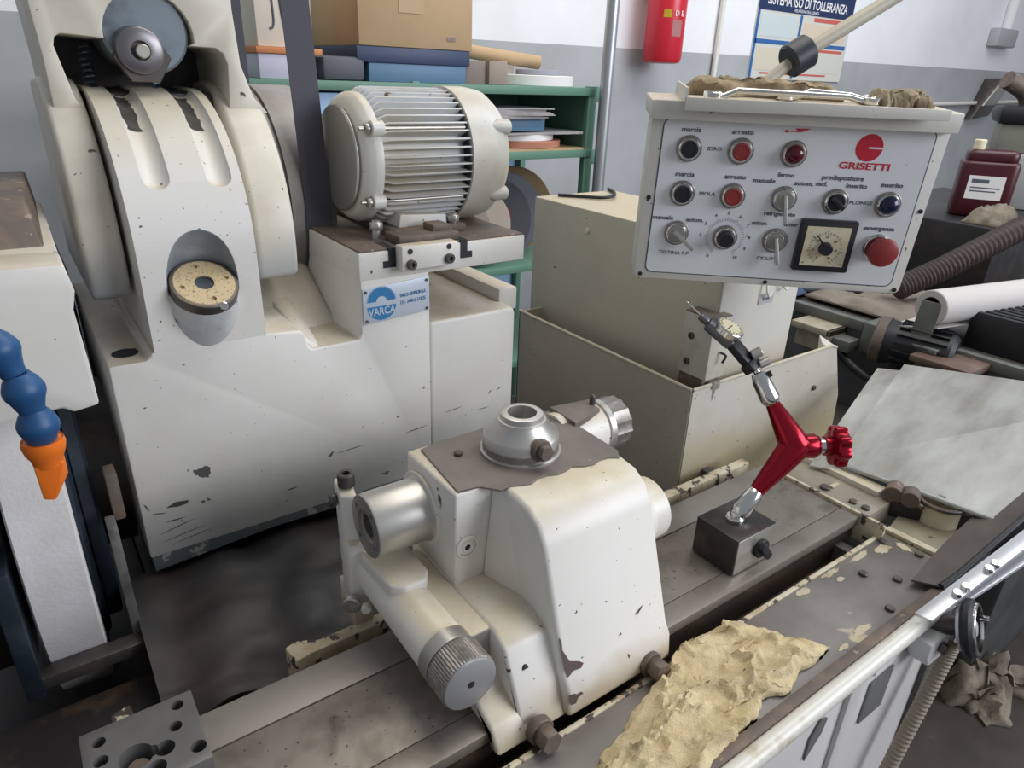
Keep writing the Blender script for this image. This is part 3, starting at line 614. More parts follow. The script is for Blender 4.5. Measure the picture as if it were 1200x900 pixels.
# ------------------------------------------------------------------ wheel head (main white casting)
wd = thing('wheelhead_casting', 'large off-white wheel head casting with a brass ringed boss and blue nameplate', 'wheel head', (.25, 1.0, .93))
colp = [(.05, 1.03), (.453, 1.03), (.453, 1.384), (.352, 1.384), (.349, 1.276), (.345, 1.268), (.280, 1.268), (.275, 1.272), (.271, 1.290), (.266, 1.296), (.226, 1.2995), (.095, 1.2995), (.093, 1.294), (.088, 1.291), (.05, 1.291)]
part('column', prism(colp, 'y', .82, 1.20, .003, 2), 'paint_column', wd)
def hp_(t, off=0):
    t = math.radians(t); p = V((1.02-.2*math.cos(t), 1.40+.171*math.sin(t))); n = V((-math.cos(t)/.2, math.sin(t)/.171)).normalized()
    return p + n*off
arc = [(.82, 1.2985)] + [tuple(hp_(t)) for t in range(0, 91, 4)] + [(1.18, 1.571), (1.18, 1.2985)]
bc = V((.161, .817, 1.373)); bd = V((.03, -.56, .83)).normalized()
gro = []
for x in (.134, .199):
    gp = [V((x, *hp_(t, .0085))) for t in range(30, 121, 5)]
    gro += [tube(gp, .0165, 20), ball(gp[0], .0164, 20, 12)]
scoop = cyl(bc - bd*.012, bc + bd*.2, .0385, seg=48)
hous = boolean(prism(arc, 'x', .098, .2235, 0), [scoop] + gro)
part('spindle_housing', hous, mat('housing_paint', (.72, .70, .66), .42, col2=(.68, .65, .58), s2=6, chip=(.12, .11, .11), chips=30, clo=.72, chi=.73, bump=.06, dust=(.60, .52, .36), specks=.71), wd, smooth=30)
part('scoop_liner', boolean(ringcyl(bc - bd*.012, bc + bd*.14, .0386, .0380, 48, .0001), [prism(arc, 'x', .099, .2230, 0)], 'INTERSECT'), mat('bare_blue_grey', (.24, .27, .31), .45, .2, col2=(.34, .36, .38), s2=30), wd)
def trough(x, t0, t1, a0, a1, seed):
    rnd = random.Random(seed); bm = bmesh.new(); rows = []
    for t in range(t0, t1+1, 2):
        c = V((x, *hp_(t, .0085))); n2 = hp_(t, 1) - hp_(t); n = V((0, n2.x, n2.y)); row = []
        j0, j1 = (rnd.uniform(0, .25), rnd.uniform(0, .25))
        for k in range(9):
            a = (a0+j0) + (a1-j1-a0-j0)*k/8; row.append(bm.verts.new(c + (V((1, 0, 0))*math.sin(a) - n*math.cos(a))*.0161))
        rows.append(row)
    for A, B in zip(rows, rows[1:]):
        for k in range(8): bm.faces.new((A[k], A[k+1], B[k+1], B[k]))
    bmesh.ops.solidify(bm, geom=bm.faces[:], thickness=.0003); return bm
for x in (.134, .199): part('groove_wear', trough(x, 52, 78, -.9, .35, int(x*1000)), mat('groove_bare', (.11, .105, .095), .5, col2=(.2, .19, .17), s2=40), wd)
part('rear_body', box(.10, .46, 1.18, 1.32, .93, 1.50, .004), 'pit', wd)
part('lower_skirt', [prism([(.052, 1.032), (.453, 1.032), (.453, 1.014), (.20, 1.016), (.053, 1.006)], 'y', .824, 1.2, .001)], mat('blue_grey_chipped', (.10, .115, .12), .5, col2=(.32, .31, .29), s2=40, lo=.55, hi=.58), wd)
# notch interior: sloping saddle
part('notch_saddle', [hexa([(.226,.90,1.20),(.349,.90,1.20),(.349,1.16,1.20),(.226,1.16,1.20),(.226,.90,1.29),(.349,.90,1.262),(.349,1.16,1.42),(.226,1.16,1.30)], .008)], 'paint', wd)
part('notch_rib', [hexa([(.268,.823,1.25),(.300,.823,1.25),(.320,1.0,1.25),(.268,1.0,1.25),(.270,.823,1.288),(.288,.823,1.270),(.306,1.0,1.31),(.268,1.0,1.31)], .006)], 'paint', wd)
# right hand side cover
part('side_cover', prism([(.4565, 1.02), (.608, 1.02), (.608, 1.262), (.604, 1.272), (.4565, 1.272)], 'y', .826, 1.16, .005, 3), 'paint_column', wd)
part('cover_lid', box(.60, .635, .86, 1.14, 1.255, 1.292, .003), 'paint', wd)
# motor platform
pf = part('motor_platform', prism([(.350, .8195), (.615, .8195), (.615, 1.20), (.350, 1.20)], 'z', 1.3475, 1.3845, .002), 'paint_column', wd)
part('platform_top', box(.352, .613, .822, 1.198, 1.3838, 1.3872, .001), 'rust', pf)
for x0, x1 in ((.392, .402), (.503, .514)):
    part('platform_slot', box(x0, x1, .8185, .86, 1.362, 1.3878, 0), 'black', pf)
    part('platform_slot_foot', box(x0-.008 if x0 < .45 else x0, x1 if x0 < .45 else x1+.008, .8186, .83, 1.362, 1.371, 0), 'black', pf)
ab = part('adjuster_bar', box(.402, .487, .800, .820, 1.360, 1.392, .002), 'paint_column', wd)
for x, z, m_ in ((.415, 1.368, 'steel_dark'), (.473, 1.370, 'steel_dark')): socket_screw((x, .8005, z), (0, -1, 0), .0068, .006, ab, m_)
for x, z in ((.414, 1.385), (.473, 1.386)): part('bar_hole', cyl((x, .8003, z), (x, .7993, z), .0038, seg=14), 'black', ab)
# shoulder hole
part('shoulder_hole', cyl((.072, .857, 1.290), (.072, .857, 1.2916), .014, seg=24), 'black', wd)
# brass ringed boss
part('boss', lathe(bc - bd*.085, bd, [(0, .041), (.055, .0400), (.068, .0375), (.072, .0365)], 44), mat('boss_bare', (.52, .53, .55), .45, .1, col2=(.62, .62, .62), s2=22, lo=.45, hi=.55, chip=(.05, .05, .05), chips=40, clo=.64, chi=.67), wd)
_, bu_, bw_ = basis(bd)
part('brass_ring', boolean(ringcyl(bc-bd*.004, bc+bd*.001, .0332, .0105, 48), [cyl(bc-bd*.002+(bu_*math.cos(a)+bw_*math.sin(a))*.0250, bc+bd*.01+(bu_*math.cos(a)+bw_*math.sin(a))*.0250, .0030, seg=12) for a in (.1, 1.67, 3.24, 4.81)]), 'brass', wd)
part('ring_rim', ringcyl(bc-bd*.014, bc+bd*.0002, .0368, .0328, 48), 'steel_dark', wd)
part('boss_bore', cyl(bc-bd*.008, bc-bd*.0015, .0108, seg=28), 'bluedark', wd)
q_ = bc - bd*.022 - V((0, .030, 0)) + V((.012, 0, -.004))
part('boss_plug', cyl(q_, q_ + V((0, -.012, .001)), .005, seg=12, b=.001), 'chrome', wd)
def sliver(p, q, w_, y):
    (x0, z0), (x1, z1) = p, q; dx, dz = x1-x0, z1-z0; L = math.hypot(dx, dz); nx, nz = -dz/L*w_, dx/L*w_
    return prism([(x0, z0), (x0+dx*.3+nx, z0+dz*.3+nz), (x0+dx*.7+nx*.6, z0+dz*.7+nz*.6), (x1, z1), (x0+dx*.6-nx, z0+dz*.6-nz), (x0+dx*.25-nx*.5, z0+dz*.25-nz*.5)], 'y', y, y+.0008, 0)
SCR = mat('scratch_dark', (.055, .05, .05), .6)
for sc0 in ([sliver(p, q, w_, .8196) for p, q, w_ in (((.066, 1.0610), (.108, 1.0700), .0006), ((.068, 1.0490), (.118, 1.0560), .0005), ((.074, 1.0760), (.098, 1.0760), .0009), ((.062, 1.0930), (.078, 1.0890), .0007), ((.080, 1.0420), (.125, 1.0480), .0005), ((.30, 1.1060), (.345, 1.1080), .0006), ((.408, 1.1080), (.446, 1.1115), .0007), ((.226, 1.0700), (.242, 1.0720), .0010), ((.055, 1.110), (.060, 1.098), .0009))]
     + [prism([(.078, 1.0965), (.090, 1.1010), (.105, 1.0985), (.102, 1.0945), (.091, 1.0935)], 'y', .8196, .8204, 0)]): part('paint_scratch', sc0, SCR, wd)
for p, q, w_ in (((.482, 1.121), (.512, 1.124), .0007), ((.560, 1.133), (.566, 1.140), .0010), ((.575, 1.137), (.586, 1.141), .0008), ((.540, 1.110), (.563, 1.111), .0007)): part('cover_scratch', sliver(p, q, w_, .8256), 'rust', wd)
# nameplate
npx = part('nameplate', prism([(.352, 1.288), (.4515, 1.294), (.4515, 1.343), (.352, 1.337)], 'y', .8178, .8205, .0006), 'nameplate', wd)
MX = frame((0, .8176, 0), (1, .0, .06), (0, 0, 1))
def gear_logo():
    bms = []; c = (.3785, 1.3145); r = .0195
    pts = []
    n = 28
    for i in range(n*4):
        a = PI*.02 + PI*.96*i/(n*4-1); rr = r*1.12 if (i//2) % 2 else r
        pts.append((c[0]+rr*math.cos(a), c[1]+.0025+rr*math.sin(a)))
    for i in range(20): a = PI*.96 - PI*.92*i/19; pts.append((c[0]+r*.42*math.cos(a), c[1]+.0025+r*.42*math.sin(a)))
    bms.append(prism(pts, 'y', .8174, .8179, 0))
    low = [(c[0]+r*1.08*math.cos(a), c[1]-.003+r*1.0*math.sin(a)) for a in [PI+PI*i/20 for i in range(21)]]
    bms.append(prism(low, 'y', .8174, .8179, 0)); return bms
part('gear_emblem', gear_logo(), 'blueink', npx)
text('emblem_letters', 'VARCA', 'nameplate', npx, frame((.3785, .8173, 1.3040), (1, 0, .04), (0, 0, 1)), .0150, sx=.80, bold=.0002)
text('nameplate_text', 'VARCA REVISION S.A.', 'blueink', npx, frame((.4260, .8175, 1.3225), (1, 0, .06), (0, 0, 1)), .0070, sx=.60)
text('nameplate_text', 'CH - 2400 LE LOCLE', 'blueink', npx, frame((.4260, .8175, 1.3125), (1, 0, .06), (0, 0, 1)), .0070, sx=.64)
for x, z in ((.356, 1.293), (.447, 1.298), (.447, 1.3385), (.356, 1.333)): part('nameplate_rivet', cyl((x, .818, z), (x, .8165, z), .002, seg=10), 'steel_dark', npx)

# ------------------------------------------------------------------ swing arm over the housing (cheeks, dark recess, shaft)
sa = thing('swing_arm', 'yellowed cream hinged grinding arm with two round cheeks and dark recess', 'machine arm', (.17, 1.06, 1.34))
cy0, cz0, R0 = 1.06, 1.392, .188
def cheek(x0, x1):
    pts = []
    for i in range(40):
        a = math.radians(192 - 100*i/39); pts.append((cy0 + R0*math.cos(a), cz0 + R0*math.sin(a)))
    pts += [(1.16, 1.575), (1.16, 1.345), (.90, 1.345)]
    return prism(pts, 'x', x0, x1, .006, 3)
part('cheek', cheek(.054, .0935), 'paint_cheek', sa)
part('cheek', cheek(.240, .290), 'paint_cheek', sa)
# arm front plate with cut-out
FY = .958
ap_ = [(.058, 1.535), (.058, 1.60), (.050, 1.66), (.046, 1.78), (.262, 1.78), (.258, 1.66), (.262, 1.60), (.288, 1.54), (.242, 1.54)]
cut = [(.240, 1.546), (.246, 1.600), (.242, 1.612), (.234, 1.617), (.206, 1.618)]
for i in range(15):
    a = math.radians(-5 + 190*i/14); cut.append((.166 + .046*math.cos(a), 1.625 + .046*math.sin(a)))
cut += [(.112, 1.622), (.080, 1.624), (.074, 1.620), (.072, 1.612), (.082, 1.56), (.0925, 1.54)]
apoly = [(.060, 1.546), (.060, 1.60), (.057, 1.66), (.054, 1.78), (.262, 1.78), (.258, 1.66), (.261, 1.60), (.272, 1.565), (.288, 1.546), (.242, 1.546)] + cut[1:-1] + [(.0915, 1.546)]
apoly = [(x*1.03, 1.6+(z-1.6)*1.03) for x, z in apoly]
part('arm_plate', prism(apoly, 'y', FY, 1.16, .004, 2), 'paint_cheek', sa)
part('recess_back', box(.078, .25, 1.10, 1.15, 1.50, 1.70, 0), 'pit', sa)
part('recess_floor', box(.095, .24, .99, 1.12, 1.50, 1.568, .01), 'pit', sa)
rc = V((.150, .958, 1.628)); rd = V((0, -1, 0))
part('hub_disc', cyl((.168, 1.06, 1.632), (.168, .965, 1.632), .046, seg=40, b=.003), mat('hub_blue_grey', (.20, .24, .27), .4, .3, col2=(.10, .12, .14), s2=20), sa)
part('hub_nut', lathe((.157, .97, 1.611), (0, -1, 0), [(0, .026), (.012, .026), (.022, .0245), (.024, .022), (.024, .0105), (.010, .010), (.010, 0)], 44), mat('nut_steel', (.20, .19, .20), .35, .7, col2=(.28, .27, .27), s2=30), sa)
part('hub_shaft', cyl((.1585, .97, 1.6105), (.1585, .940, 1.6105), .0075, seg=20, b=.001), 'steel_clean', sa)
part('hub_hex', hexnut((.159, .968, 1.604), (.159, .952, 1.604), .030), 'steel_dark', sa)
for x in (.108, .176):
    cs = [V((x + .006*math.cos(t*1.2), 1.01 + .006*math.sin(t*1.2), 1.565 + .0012*t)) for t in range(44)]
    part('spring', tube(cs, .0016, 8), 'bluedark', sa)
# ------------------------------------------------------------------ pulley and flat belt
pu = thing('belt_pulley', 'steel belt pulley showing past the round cheek beside the flat belt', 'pulley', (.35, 1.17, 1.23))
PC = V((0, 1.165, 1.405)); PR = .170
part('pulley_rim', lathe((.312, PC.y, PC.z), (1, 0, 0), [(0, PR-.004), (.003, PR), (.012, PR), (.013, PR-.005), (.016, PR-.005), (.017, PR), (.040, PR-.001), (.080, PR-.001), (.084, PR-.004)], 72), mat('pulley_steel', (.30, .29, .28), .55, .6, col2=(.22, .20, .18), s2=14), pu)
part('pulley_hub', cyl((.39, PC.y, PC.z), (.43, PC.y, PC.z), .03), 'steel_dark', pu)
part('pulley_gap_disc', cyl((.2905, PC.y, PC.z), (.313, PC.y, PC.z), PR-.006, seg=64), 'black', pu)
def belt():
    pts = []; r = PR + .002; top = V((0, 1.24, 2.55)); rt = .12
    for i in range(20): a = math.radians(-6 + -168*i/19); pts.append((PC.y + r*math.cos(a), PC.z + r*math.sin(a)))
    pts = [(PC.y + r*math.cos(math.radians(t)), PC.z + r*math.sin(math.radians(t))) for t in [4 - 188*i/35 for i in range(36)]]
    pts += [(top.y + rt*math.cos(math.radians(t)), top.z + rt*math.sin(math.radians(t))) for t in [176 - 172*i/19 for i in range(20)]]
    bm = bmesh.new(); n = len(pts); X0, X1, T = .3475, .3865, .003; rings = []
    for k, (y, z) in enumerate(pts):
        y0, z0 = pts[k-1]; y1, z1 = pts[(k+1) % n]; t = V((y1-y0, z1-z0)).normalized(); nn = V((t.y, -t.x))
        cen = V((1.2, 1.9)); 
        if nn.dot(V((y, z))-cen) < 0 and False: nn = -nn
        rings.append([bm.verts.new((X0, y, z)), bm.verts.new((X1, y, z)), bm.verts.new((X1, y+nn.x*T, z+nn.y*T)), bm.verts.new((X0, y+nn.x*T, z+nn.y*T))])
    for k in range(n):
        A, B = rings[k], rings[(k+1) % n]
        for i in range(4): bm.faces.new((A[i], A[(i+1) % 4], B[(i+1) % 4], B[i]))
    bmesh.ops.recalc_face_normals(bm, faces=bm.faces); return bm
solo('flat_belt', belt(), 'belt', 'wide dark grey flat drive belt running up from the pulley', 'belt')

# ------------------------------------------------------------------ electric motor
mo = thing('electric_motor', 'finned grey electric motor with cream fan hood on the platform', 'motor', (.56, 1.05, 1.387))
MC = V((0, .968, 1.485)); MR = .089
part('stator', cyl((.418, MC.y, MC.z), (.570, MC.y, MC.z), MR-.012, seg=48), 'motor', mo)
def fin(a):
    d = V((0, math.cos(a), math.sin(a))); s = V((0, -math.sin(a), math.cos(a)))*.0011
    r0, r1 = MR-.014, MR+.006
    prof = [(.418, r0), (.418, r1-.010), (.432, r1), (.560, r1), (.566, r1-.003), (.566, r0)]
    bm = bmesh.new()
    A = [bm.verts.new(V((x, MC.y, MC.z)) + d*r + s) for x, r in prof]; B = [bm.verts.new(V((x, MC.y, MC.z)) + d*r - s) for x, r in prof]
    bm.faces.new(A); bm.faces.new(B[::-1])
    for i in range(len(prof)): j = (i+1) % len(prof); bm.faces.new((A[j], A[i], B[i], B[j]))
    bmesh.ops.recalc_face_normals(bm, faces=bm.faces); return bm
for k in range(30):
    part('cooling_fin', fin(math.radians(64 + k*6.9)), 'motor', mo)
part('front_flange', lathe((.391, MC.y, MC.z), (1, 0, 0), [(0, .05), (.006, .078), (.012, .084), (.018, .087), (.020, .088), (.030, .088), (.032, .078)], 56), 'motorhood', mo)
part('flange_face', cyl((.3885, MC.y, MC.z), (.393, MC.y, MC.z), .072, seg=48, b=.002), 'bright', mo)
part('fan_hood', lathe((.556, MC.y, MC.z), (1, 0, 0), [(0, .0955), (.001, .0975), (.036, .0975), (.058, .094), (.073, .083), (.083, .064), (.088, .04), (.089, 0)], 56), 'motorhood', mo)
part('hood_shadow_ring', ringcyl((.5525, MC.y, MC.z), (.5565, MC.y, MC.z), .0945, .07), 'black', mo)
for a in (150, 214, 30):
    d = V((0, math.cos(math.radians(a)), math.sin(math.radians(a))))
    p = V((.412, MC.y, MC.z)) + d*.090
    lug = part('tie_lug', cyl(p - V((.006, 0, 0)), p + V((.012, 0, 0)), .0105, seg=20, b=.001), 'motorhood', mo)
    part('tie_bolt', [hexnut(p - V((.014, 0, 0)), p - V((.005, 0, 0)), .007), cyl(p - V((.022, 0, 0)), p + V((.15, 0, 0)), .0028, seg=10)], 'steel_clean', mo)
    q = V((.620, MC.y, MC.z)) + d*.090
    part('hood_lug', [lathe(q, (1, 0, 0), [(-.03, .004), (-.012, .011), (.008, .0105), (.010, .008)], 18)], 'motorhood', mo)
part('motor_foot', prism([(.440, 1.3872), (.522, 1.3872), (.518, 1.412), (.444, 1.416)], 'y', .885, 1.06, .002), 'motor', mo)
part('foot_plate', prism([(.425, .872), (.545, .872), (.545, 1.10), (.425, 1.10)], 'z', 1.3872, 1.3985, .002), 'rust', mo)
part('foot_clamp', [box(.412, .505, .826, .872, 1.3873, 1.399, .002), box(.470, .497, .838, .868, 1.398, 1.408, .002)], 'rust', mo)
for x, y in ((.404, .880), (.530, .885)): part('foot_bolt', [cyl((x, y, 1.3872), (x, y, 1.412), .006, seg=14), hexnut((x, y, 1.400), (x, y, 1.410), .0095)], 'bright', mo)

# ------------------------------------------------------------------ wheel guard and grinding wheel
WG = V((0, 1.040, 1.070)); WR = .29
gw = thing('grinding_wheel', 'white grinding wheel rim showing under the off-white wheel guard', 'grinding wheel', (-.045, 1.045, .84))
part('abrasive_rim', lathe((-.074, WG.y, WG.z), (1, 0, 0), [(0, .10), (0, WR-.003), (.002, WR), (.056, WR), (.058, WR-.003), (.058, .10)], 96), 'stone', gw)
part('wheel_flange', cyl((-.020, WG.y, WG.z), (-.008, WG.y, WG.z), .235, seg=72, b=.004), 'bluedark', gw)
part('wheel_flange', cyl((-.010, WG.y, WG.z), (.010, WG.y, WG.z), .215, seg=72, b=.004), 'bluedark', gw)
part('flange_hub', cyl((.008, WG.y, WG.z), (.05, WG.y, WG.z), .12, seg=48), 'steel_dark', gw)
wg = thing('wheel_guard', 'off-white grinding wheel guard beside the wheel head', 'wheel guard', (-.03, .9, .97))
gpol = [(-.16, 1.296), (-.035, 1.306), (.004, 1.303), (.010, 1.297), (.0295, 1.300), (.0275, 1.330), (.024, 1.385), (.0285, 1.405), (.031, 1.418), (.0255, 1.434), (-.16, 1.430)]
gpol = [(-.16, 1.292), (-.046, 1.302), (.000, 1.304), (.008, 1.298), (.0292, 1.301), (.0285, 1.345), (.0262, 1.395), (.0305, 1.412), (.0265, 1.437), (-.16, 1.440)]
part('guard_front', prism(gpol, 'y', .700, .760, .003, 2), 'paint_column', wg)
part('guard_top', hexa([(-.16,.715,1.40),(.026,.715,1.40),(.030,1.0,1.40),(-.16,1.0,1.40),(-.16,.715,1.436),(.0262,.715,1.436),(.030,1.0,1.445),(-.16,1.0,1.445)], .004), 'paint', wg)
part('guard_bracket', hexa([(-.16,.775,1.436),(.018,.775,1.436),(.026,1.0,1.436),(-.16,1.0,1.436),(-.16,.800,1.478),(.012,.800,1.478),(.022,1.0,1.480),(-.16,1.0,1.480)], .003), 'rust', wg)
part('guard_side', [prism([(.765, 1.40), (.760, 1.30), (.772, 1.15), (.790, .975), (1.3, .975), (1.3, 1.40)], 'x', .016, .021, .001)][:0] or [prism([(.772, 1.12), (.762, .972), (.790, .972), (.80, 1.12)], 'x', .012, .022, .001)], mat('strip_worn', (.17, .165, .16), .5, .3, col2=(.08, .075, .07), s2=24), wg)
part('guard_bottom', [hexa([(-.10,.742,.958),(.022,.742,.958),(.022,.764,.958),(-.10,.764,.958),(-.10,.742,.974),(.022,.742,.974),(.022,.764,.974),(-.10,.764,.974)], .001)], 'steel_dark', wg)
part('guard_left', box(-.16, -.082, .79, 1.3, .966, 1.30, .004), 'pit', wg)
part('guard_foot', box(-.10, -.082, .74, .79, .95, 1.12, .002), 'bluedark', wg)
part('guard_rear', box(-.16, .045, 1.10, 1.34, .93, 1.34, .004), 'pit', wg)
part('guard_latch', box(.022, .034, .80, .83, 1.11, 1.17, .002), 'rust', wg)

# ------------------------------------------------------------------ coolant nozzle
cn = thing('coolant_nozzle', 'blue segmented coolant hose ending in an orange flat nozzle', 'coolant hose', (-.02, .5, 1.33))
npts = [V((-.062, .515, 1.535)), V((-.050, .510, 1.500)), V((-.037, .506, 1.466)), V((-.0255, .503, 1.436)), V((-.0180, .500, 1.408)), V((-.0155, .499, 1.383))]
def segm(p, d): return lathe(p - d*.010, d, [(0, .0070), (.001, .0075), (.004, .0098), (.0085, .0117), (.011, .0123), (.0145, .0119), (.019, .0098), (.025, .0078), (.029, .0072)], 28)
for a, b_ in zip(npts, npts[1:]): part('hose_segment', segm(a, (b_-a).normalized()), 'loc_blue', cn)
e = npts[-1]; dn = V((.0, .02, -1)).normalized()
part('hose_end', segm(e, dn), 'loc_blue', cn)
nz = e + dn*.016
part('nozzle_cup', lathe(nz, dn, [(-.003, .0112), (-.004, .0122), (0, .0128), (.005, .0118), (.010, .0095), (.015, .0088)], 28), 'loc_orange', cn)
q = nz + dn*.013
part('nozzle_tip', hexa([q+V((-.0085,-.007,0)), q+V((.0085,-.007,0)), q+V((.0095,.007,0)), q+V((-.0085,.007,0)), q+V((-.0080,-.003,-.027)), q+V((-.0010,-.003,-.029)), q+V((.0100,.004,-.014)), q+V((-.0080,.003,-.024))], .0012), 'loc_orange', cn)

# ------------------------------------------------------------------ splash tray and electrical cabinet
tr = thing('splash_tray', 'beige sheet metal splash tray around the electrical cabinet', 'tray', (1.03, .87, .9))
part('tray_left_wall', [box(.829, .832, .64, 1.112, .90, 1.147, 0)], 'tray', tr)
part('tray_left_hem', tube([(.8305, .64, 1.148), (.8305, 1.112, 1.148)], .0035, 10), 'tray', tr)
part('tray_front_wall', [prism([(.831, .90), (1.31, .90), (1.295, 1.03), (1.245, 1.142), (1.225, 1.148), (.831, 1.148)], 'y', .638, .641, 0)], 'tray_front', tr)
part('tray_front_hem', tube([(.831, .6395, 1.149), (1.225, .6395, 1.149), (1.245, .6395, 1.143)], .0032, 10), 'tray', tr)
part('tray_right_flange', hexa([(1.245,.641,.90),(1.31,.641,.90),(1.33,.70,.90),(1.25,.66,.90),(1.222,.641,1.146),(1.25,.641,1.142),(1.285,.70,1.142),(1.23,.66,1.146)], .001), 'tray_front', tr)
part('tray_rear_wall', box(.829, 1.24, 1.109, 1.112, .90, 1.147, 0), 'tray', tr)
part('tray_floor', box(.833, 1.24, .642, 1.108, .902, .906, 0), 'tray', tr)
part('tray_screw', cyl((1.192, .638, 1.070), (1.192, .634, 1.070), .0055, seg=14, b=.001), 'steel_dark', tr)
part('tray_stand', box(.91, 1.25, .70, 1.05, 0, .90, .01), 'darkgrey', tr)
cb = thing('electrical_cabinet', 'beige electrical cabinet standing in the splash tray', 'cabinet', (1.0, .9, .9))
part('cabinet_body', box(.889, 1.105, .662, 1.155, .9065, 1.374, .003), 'cab', cb)
part('cabinet_front', box(.892, 1.102, .6585, .6625, .93, 1.370, .001), mat('cabinet_front_paint', (.60, .585, .53), .42, col2=(.55, .53, .47), s2=5, grime=(.40, .30, .14), zlo=1.1, zhi=1.19), cb)
part('front_label', box(.990, 1.030, .6572, .6588, 1.262, 1.280, 0), mat('label_grey', (.42, .42, .44), .5), cb)
part('front_label_print', [box(1.000+.005*k, 1.0035+.005*k, .6568, .6573, 1.2685, 1.2735, 0) for k in range(4)], 'ink', cb)
part('front_hook', tube(spline([(1.0, .655, 1.315), (.997, .65, 1.290), (1.004, .648, 1.278), (1.012, .65, 1.285)], 5), .002, 8), 'panelbox', cb)
part('front_hook', tube(spline([(1.045, .655, 1.315), (1.043, .65, 1.292), (1.050, .648, 1.284), (1.058, .65, 1.29)], 5), .002, 8), 'panelbox', cb)
part('small_sticker', box(.920, .934, .6572, .6588, 1.238, 1.256, 0), mat('sticker_grey', (.5, .5, .5), .5), cb)
part('small_sticker', box(.915, .928, .6572, .6588, 1.165, 1.19, 0), mat('sticker_grey2', (.5, .5, .5), .5), cb)
part('side_stud', cyl((.889, .985, 1.335), (.884, .985, 1.335), .006, seg=14, b=.001), 'panelbox', cb)
part('side_clip', box(.884, .889, .700, .715, 1.322, 1.352, .001), 'panelbox', cb)
ls = part('limit_switch_block', box(.858, .905, .640, .700, 1.158, 1.262, .002), mat('switch_beige', (.56, .54, .46), .45, col2=(.4, .37, .3), s2=18), cb)
part('switch_top', box(.859, .904, .641, .699, 1.2615, 1.2645, .001), 'rust', ls)
for z, y in ((1.225, .680), (1.180, .682)): socket_screw((.858, y, z), (-1, 0, 0), .006, .003, ls, 'steel_dark')
part('switch_knob', cyl((.895, .640, 1.238), (.895, .634, 1.238), .006, seg=14), 'black', ls)
part('switch_loop', tube(spline([(.882, .638, 1.205), (.888, .630, 1.200), (.884, .632, 1.188)], 5), .002, 8), 'black', ls)
part('switch_socket', [box(.862, .903, .648, .698, 1.10, 1.158, .002)], 'rust', ls)
part('switch_plunger', [cyl((.884, .643, 1.152), (.880, .643, 1.105), .008, .004, seg=12), cyl((.884, .643, 1.152), (.884, .643, 1.142), .012, seg=8)], 'bright', ls)
solo('cabinet_cable', tube(spline([(.93, 1.13, 1.378), (.96, 1.10, 1.378), (.99, 1.06, 1.379), (1.02, 1.06, 1.381), (1.06, 1.10, 1.379), (1.09, 1.15, 1.378)], 8), .0035, 10), 'black', 'thin black cable lying across the cabinet top', 'cable')

# ------------------------------------------------------------------ control panel
pm = frame((.85089, .55730, 1.45195), (.75810, -.65211, -.00617), (-.04351, -.06002, .99725))
cp_ = thing('control_panel', 'white push-button control panel with dial gauge and red lettering', 'control panel', mw=pm)
def pp(name, bm, m, par=None, **k): return part(name, bm, m, par or cp_, local=True, **k)
def rrect(x0, x1, y0, y1, r, n=5):
    p = []
    for cx, cy, a0 in ((x1-r, y1-r, 0), (x0+r, y1-r, 90), (x0+r, y0+r, 180), (x1-r, y0+r, 270)):
        for i in range(n+1): a = math.radians(a0 + 90*i/n); p.append((cx+r*math.cos(a), cy+r*math.sin(a)))
    return p
pp('housing', prism([(-.1865, -.1125), (.1865, -.1125), (.1865, .118), (-.1865, .118)], 'z', -.062, -.002, .004), 'panelbox')
pp('frame', prism([(-.1875, .104)] + [(-.1855+.008*(1-math.cos(a)), -.1135+.008*(1-math.sin(a))) for a in [0, .5, 1.0, 1.57]] + [(.1855-.008*(1-math.sin(a)), -.1135+.008*(1-math.cos(a))) for a in [0, .5, 1.0, 1.57]] + [(.1875, .104)], 'z', -.004, .0, .001), 'panelbox')
pp('face_groove', prism(rrect(-.1722, .1722, -.1042, .1050, .010), 'z', -.0005, .0006, 0), 'ink')
pp('face_plate', prism(rrect(-.1705, .1705, -.1026, .1040, .009), 'z', 0, .0012, 0), 'plate')
cap = pp('top_cap', prism([(-.191, .1045), (.189, .1035), (.190, .1275), (-.192, .1275)], 'z', -.075, .016, .002), 'panelbox')
pp('tool_tray', [prism([(-.152, .1275), (.166, .1275), (.166, .130), (-.152, .130)], 'z', -.075, .030, 0), prism([(-.152, .1175), (.166, .1195), (.166, .1325), (-.152, .1335)], 'z', .028, .032, .0012), box(-.153, -.150, .1275, .144, -.075, .030, 0)], 'panelbox')
Z0 = .0012
def Zc(x, y, z0, z1, r, r1=None, seg=32, b=0): return cyl((x, y, z0), (x, y, z1), r, r1, seg, b)
def bezel(par, x, y, R=.0150):
    return pp('bezel', lathe((x, y, Z0), (0,0,1), [(0, R), (.003, R), (.005, R-.001), (.0065, R-.0025), (.0065, R-.004), (.003, R-.0045), (.003, 0)], 40), 'chrome', par)
def button(x, y, m, name='push_button', dome=False):
    b_ = pp(name, lathe((x, y, Z0+.003), (0,0,1), [(0, .0112), (.007, .0112), (.0075, .0105), (.0075, .0085), (.0068, .008), (.0068, 0)] if not dome else [(0, .0125), (.004, .0125), (.008, .0110), (.011, .008), (.013, .004), (.0135, 0)], 36), m)
    bezel(b_, x, y); pp('gasket', Zc(x, y, Z0-.0003, Z0+.0035, .0170, seg=36, b=.001), 'silverblack', b_); return b_
cols = (-.1350, -.0680, .0, .0672, .1352); rows = (.0683, .0102, -.0470)
button(cols[0], rows[0], 'blackbtn'); button(cols[1], rows[0], 'redbtn'); button(cols[2], rows[0], 'redlamp', 'signal_lamp', True)
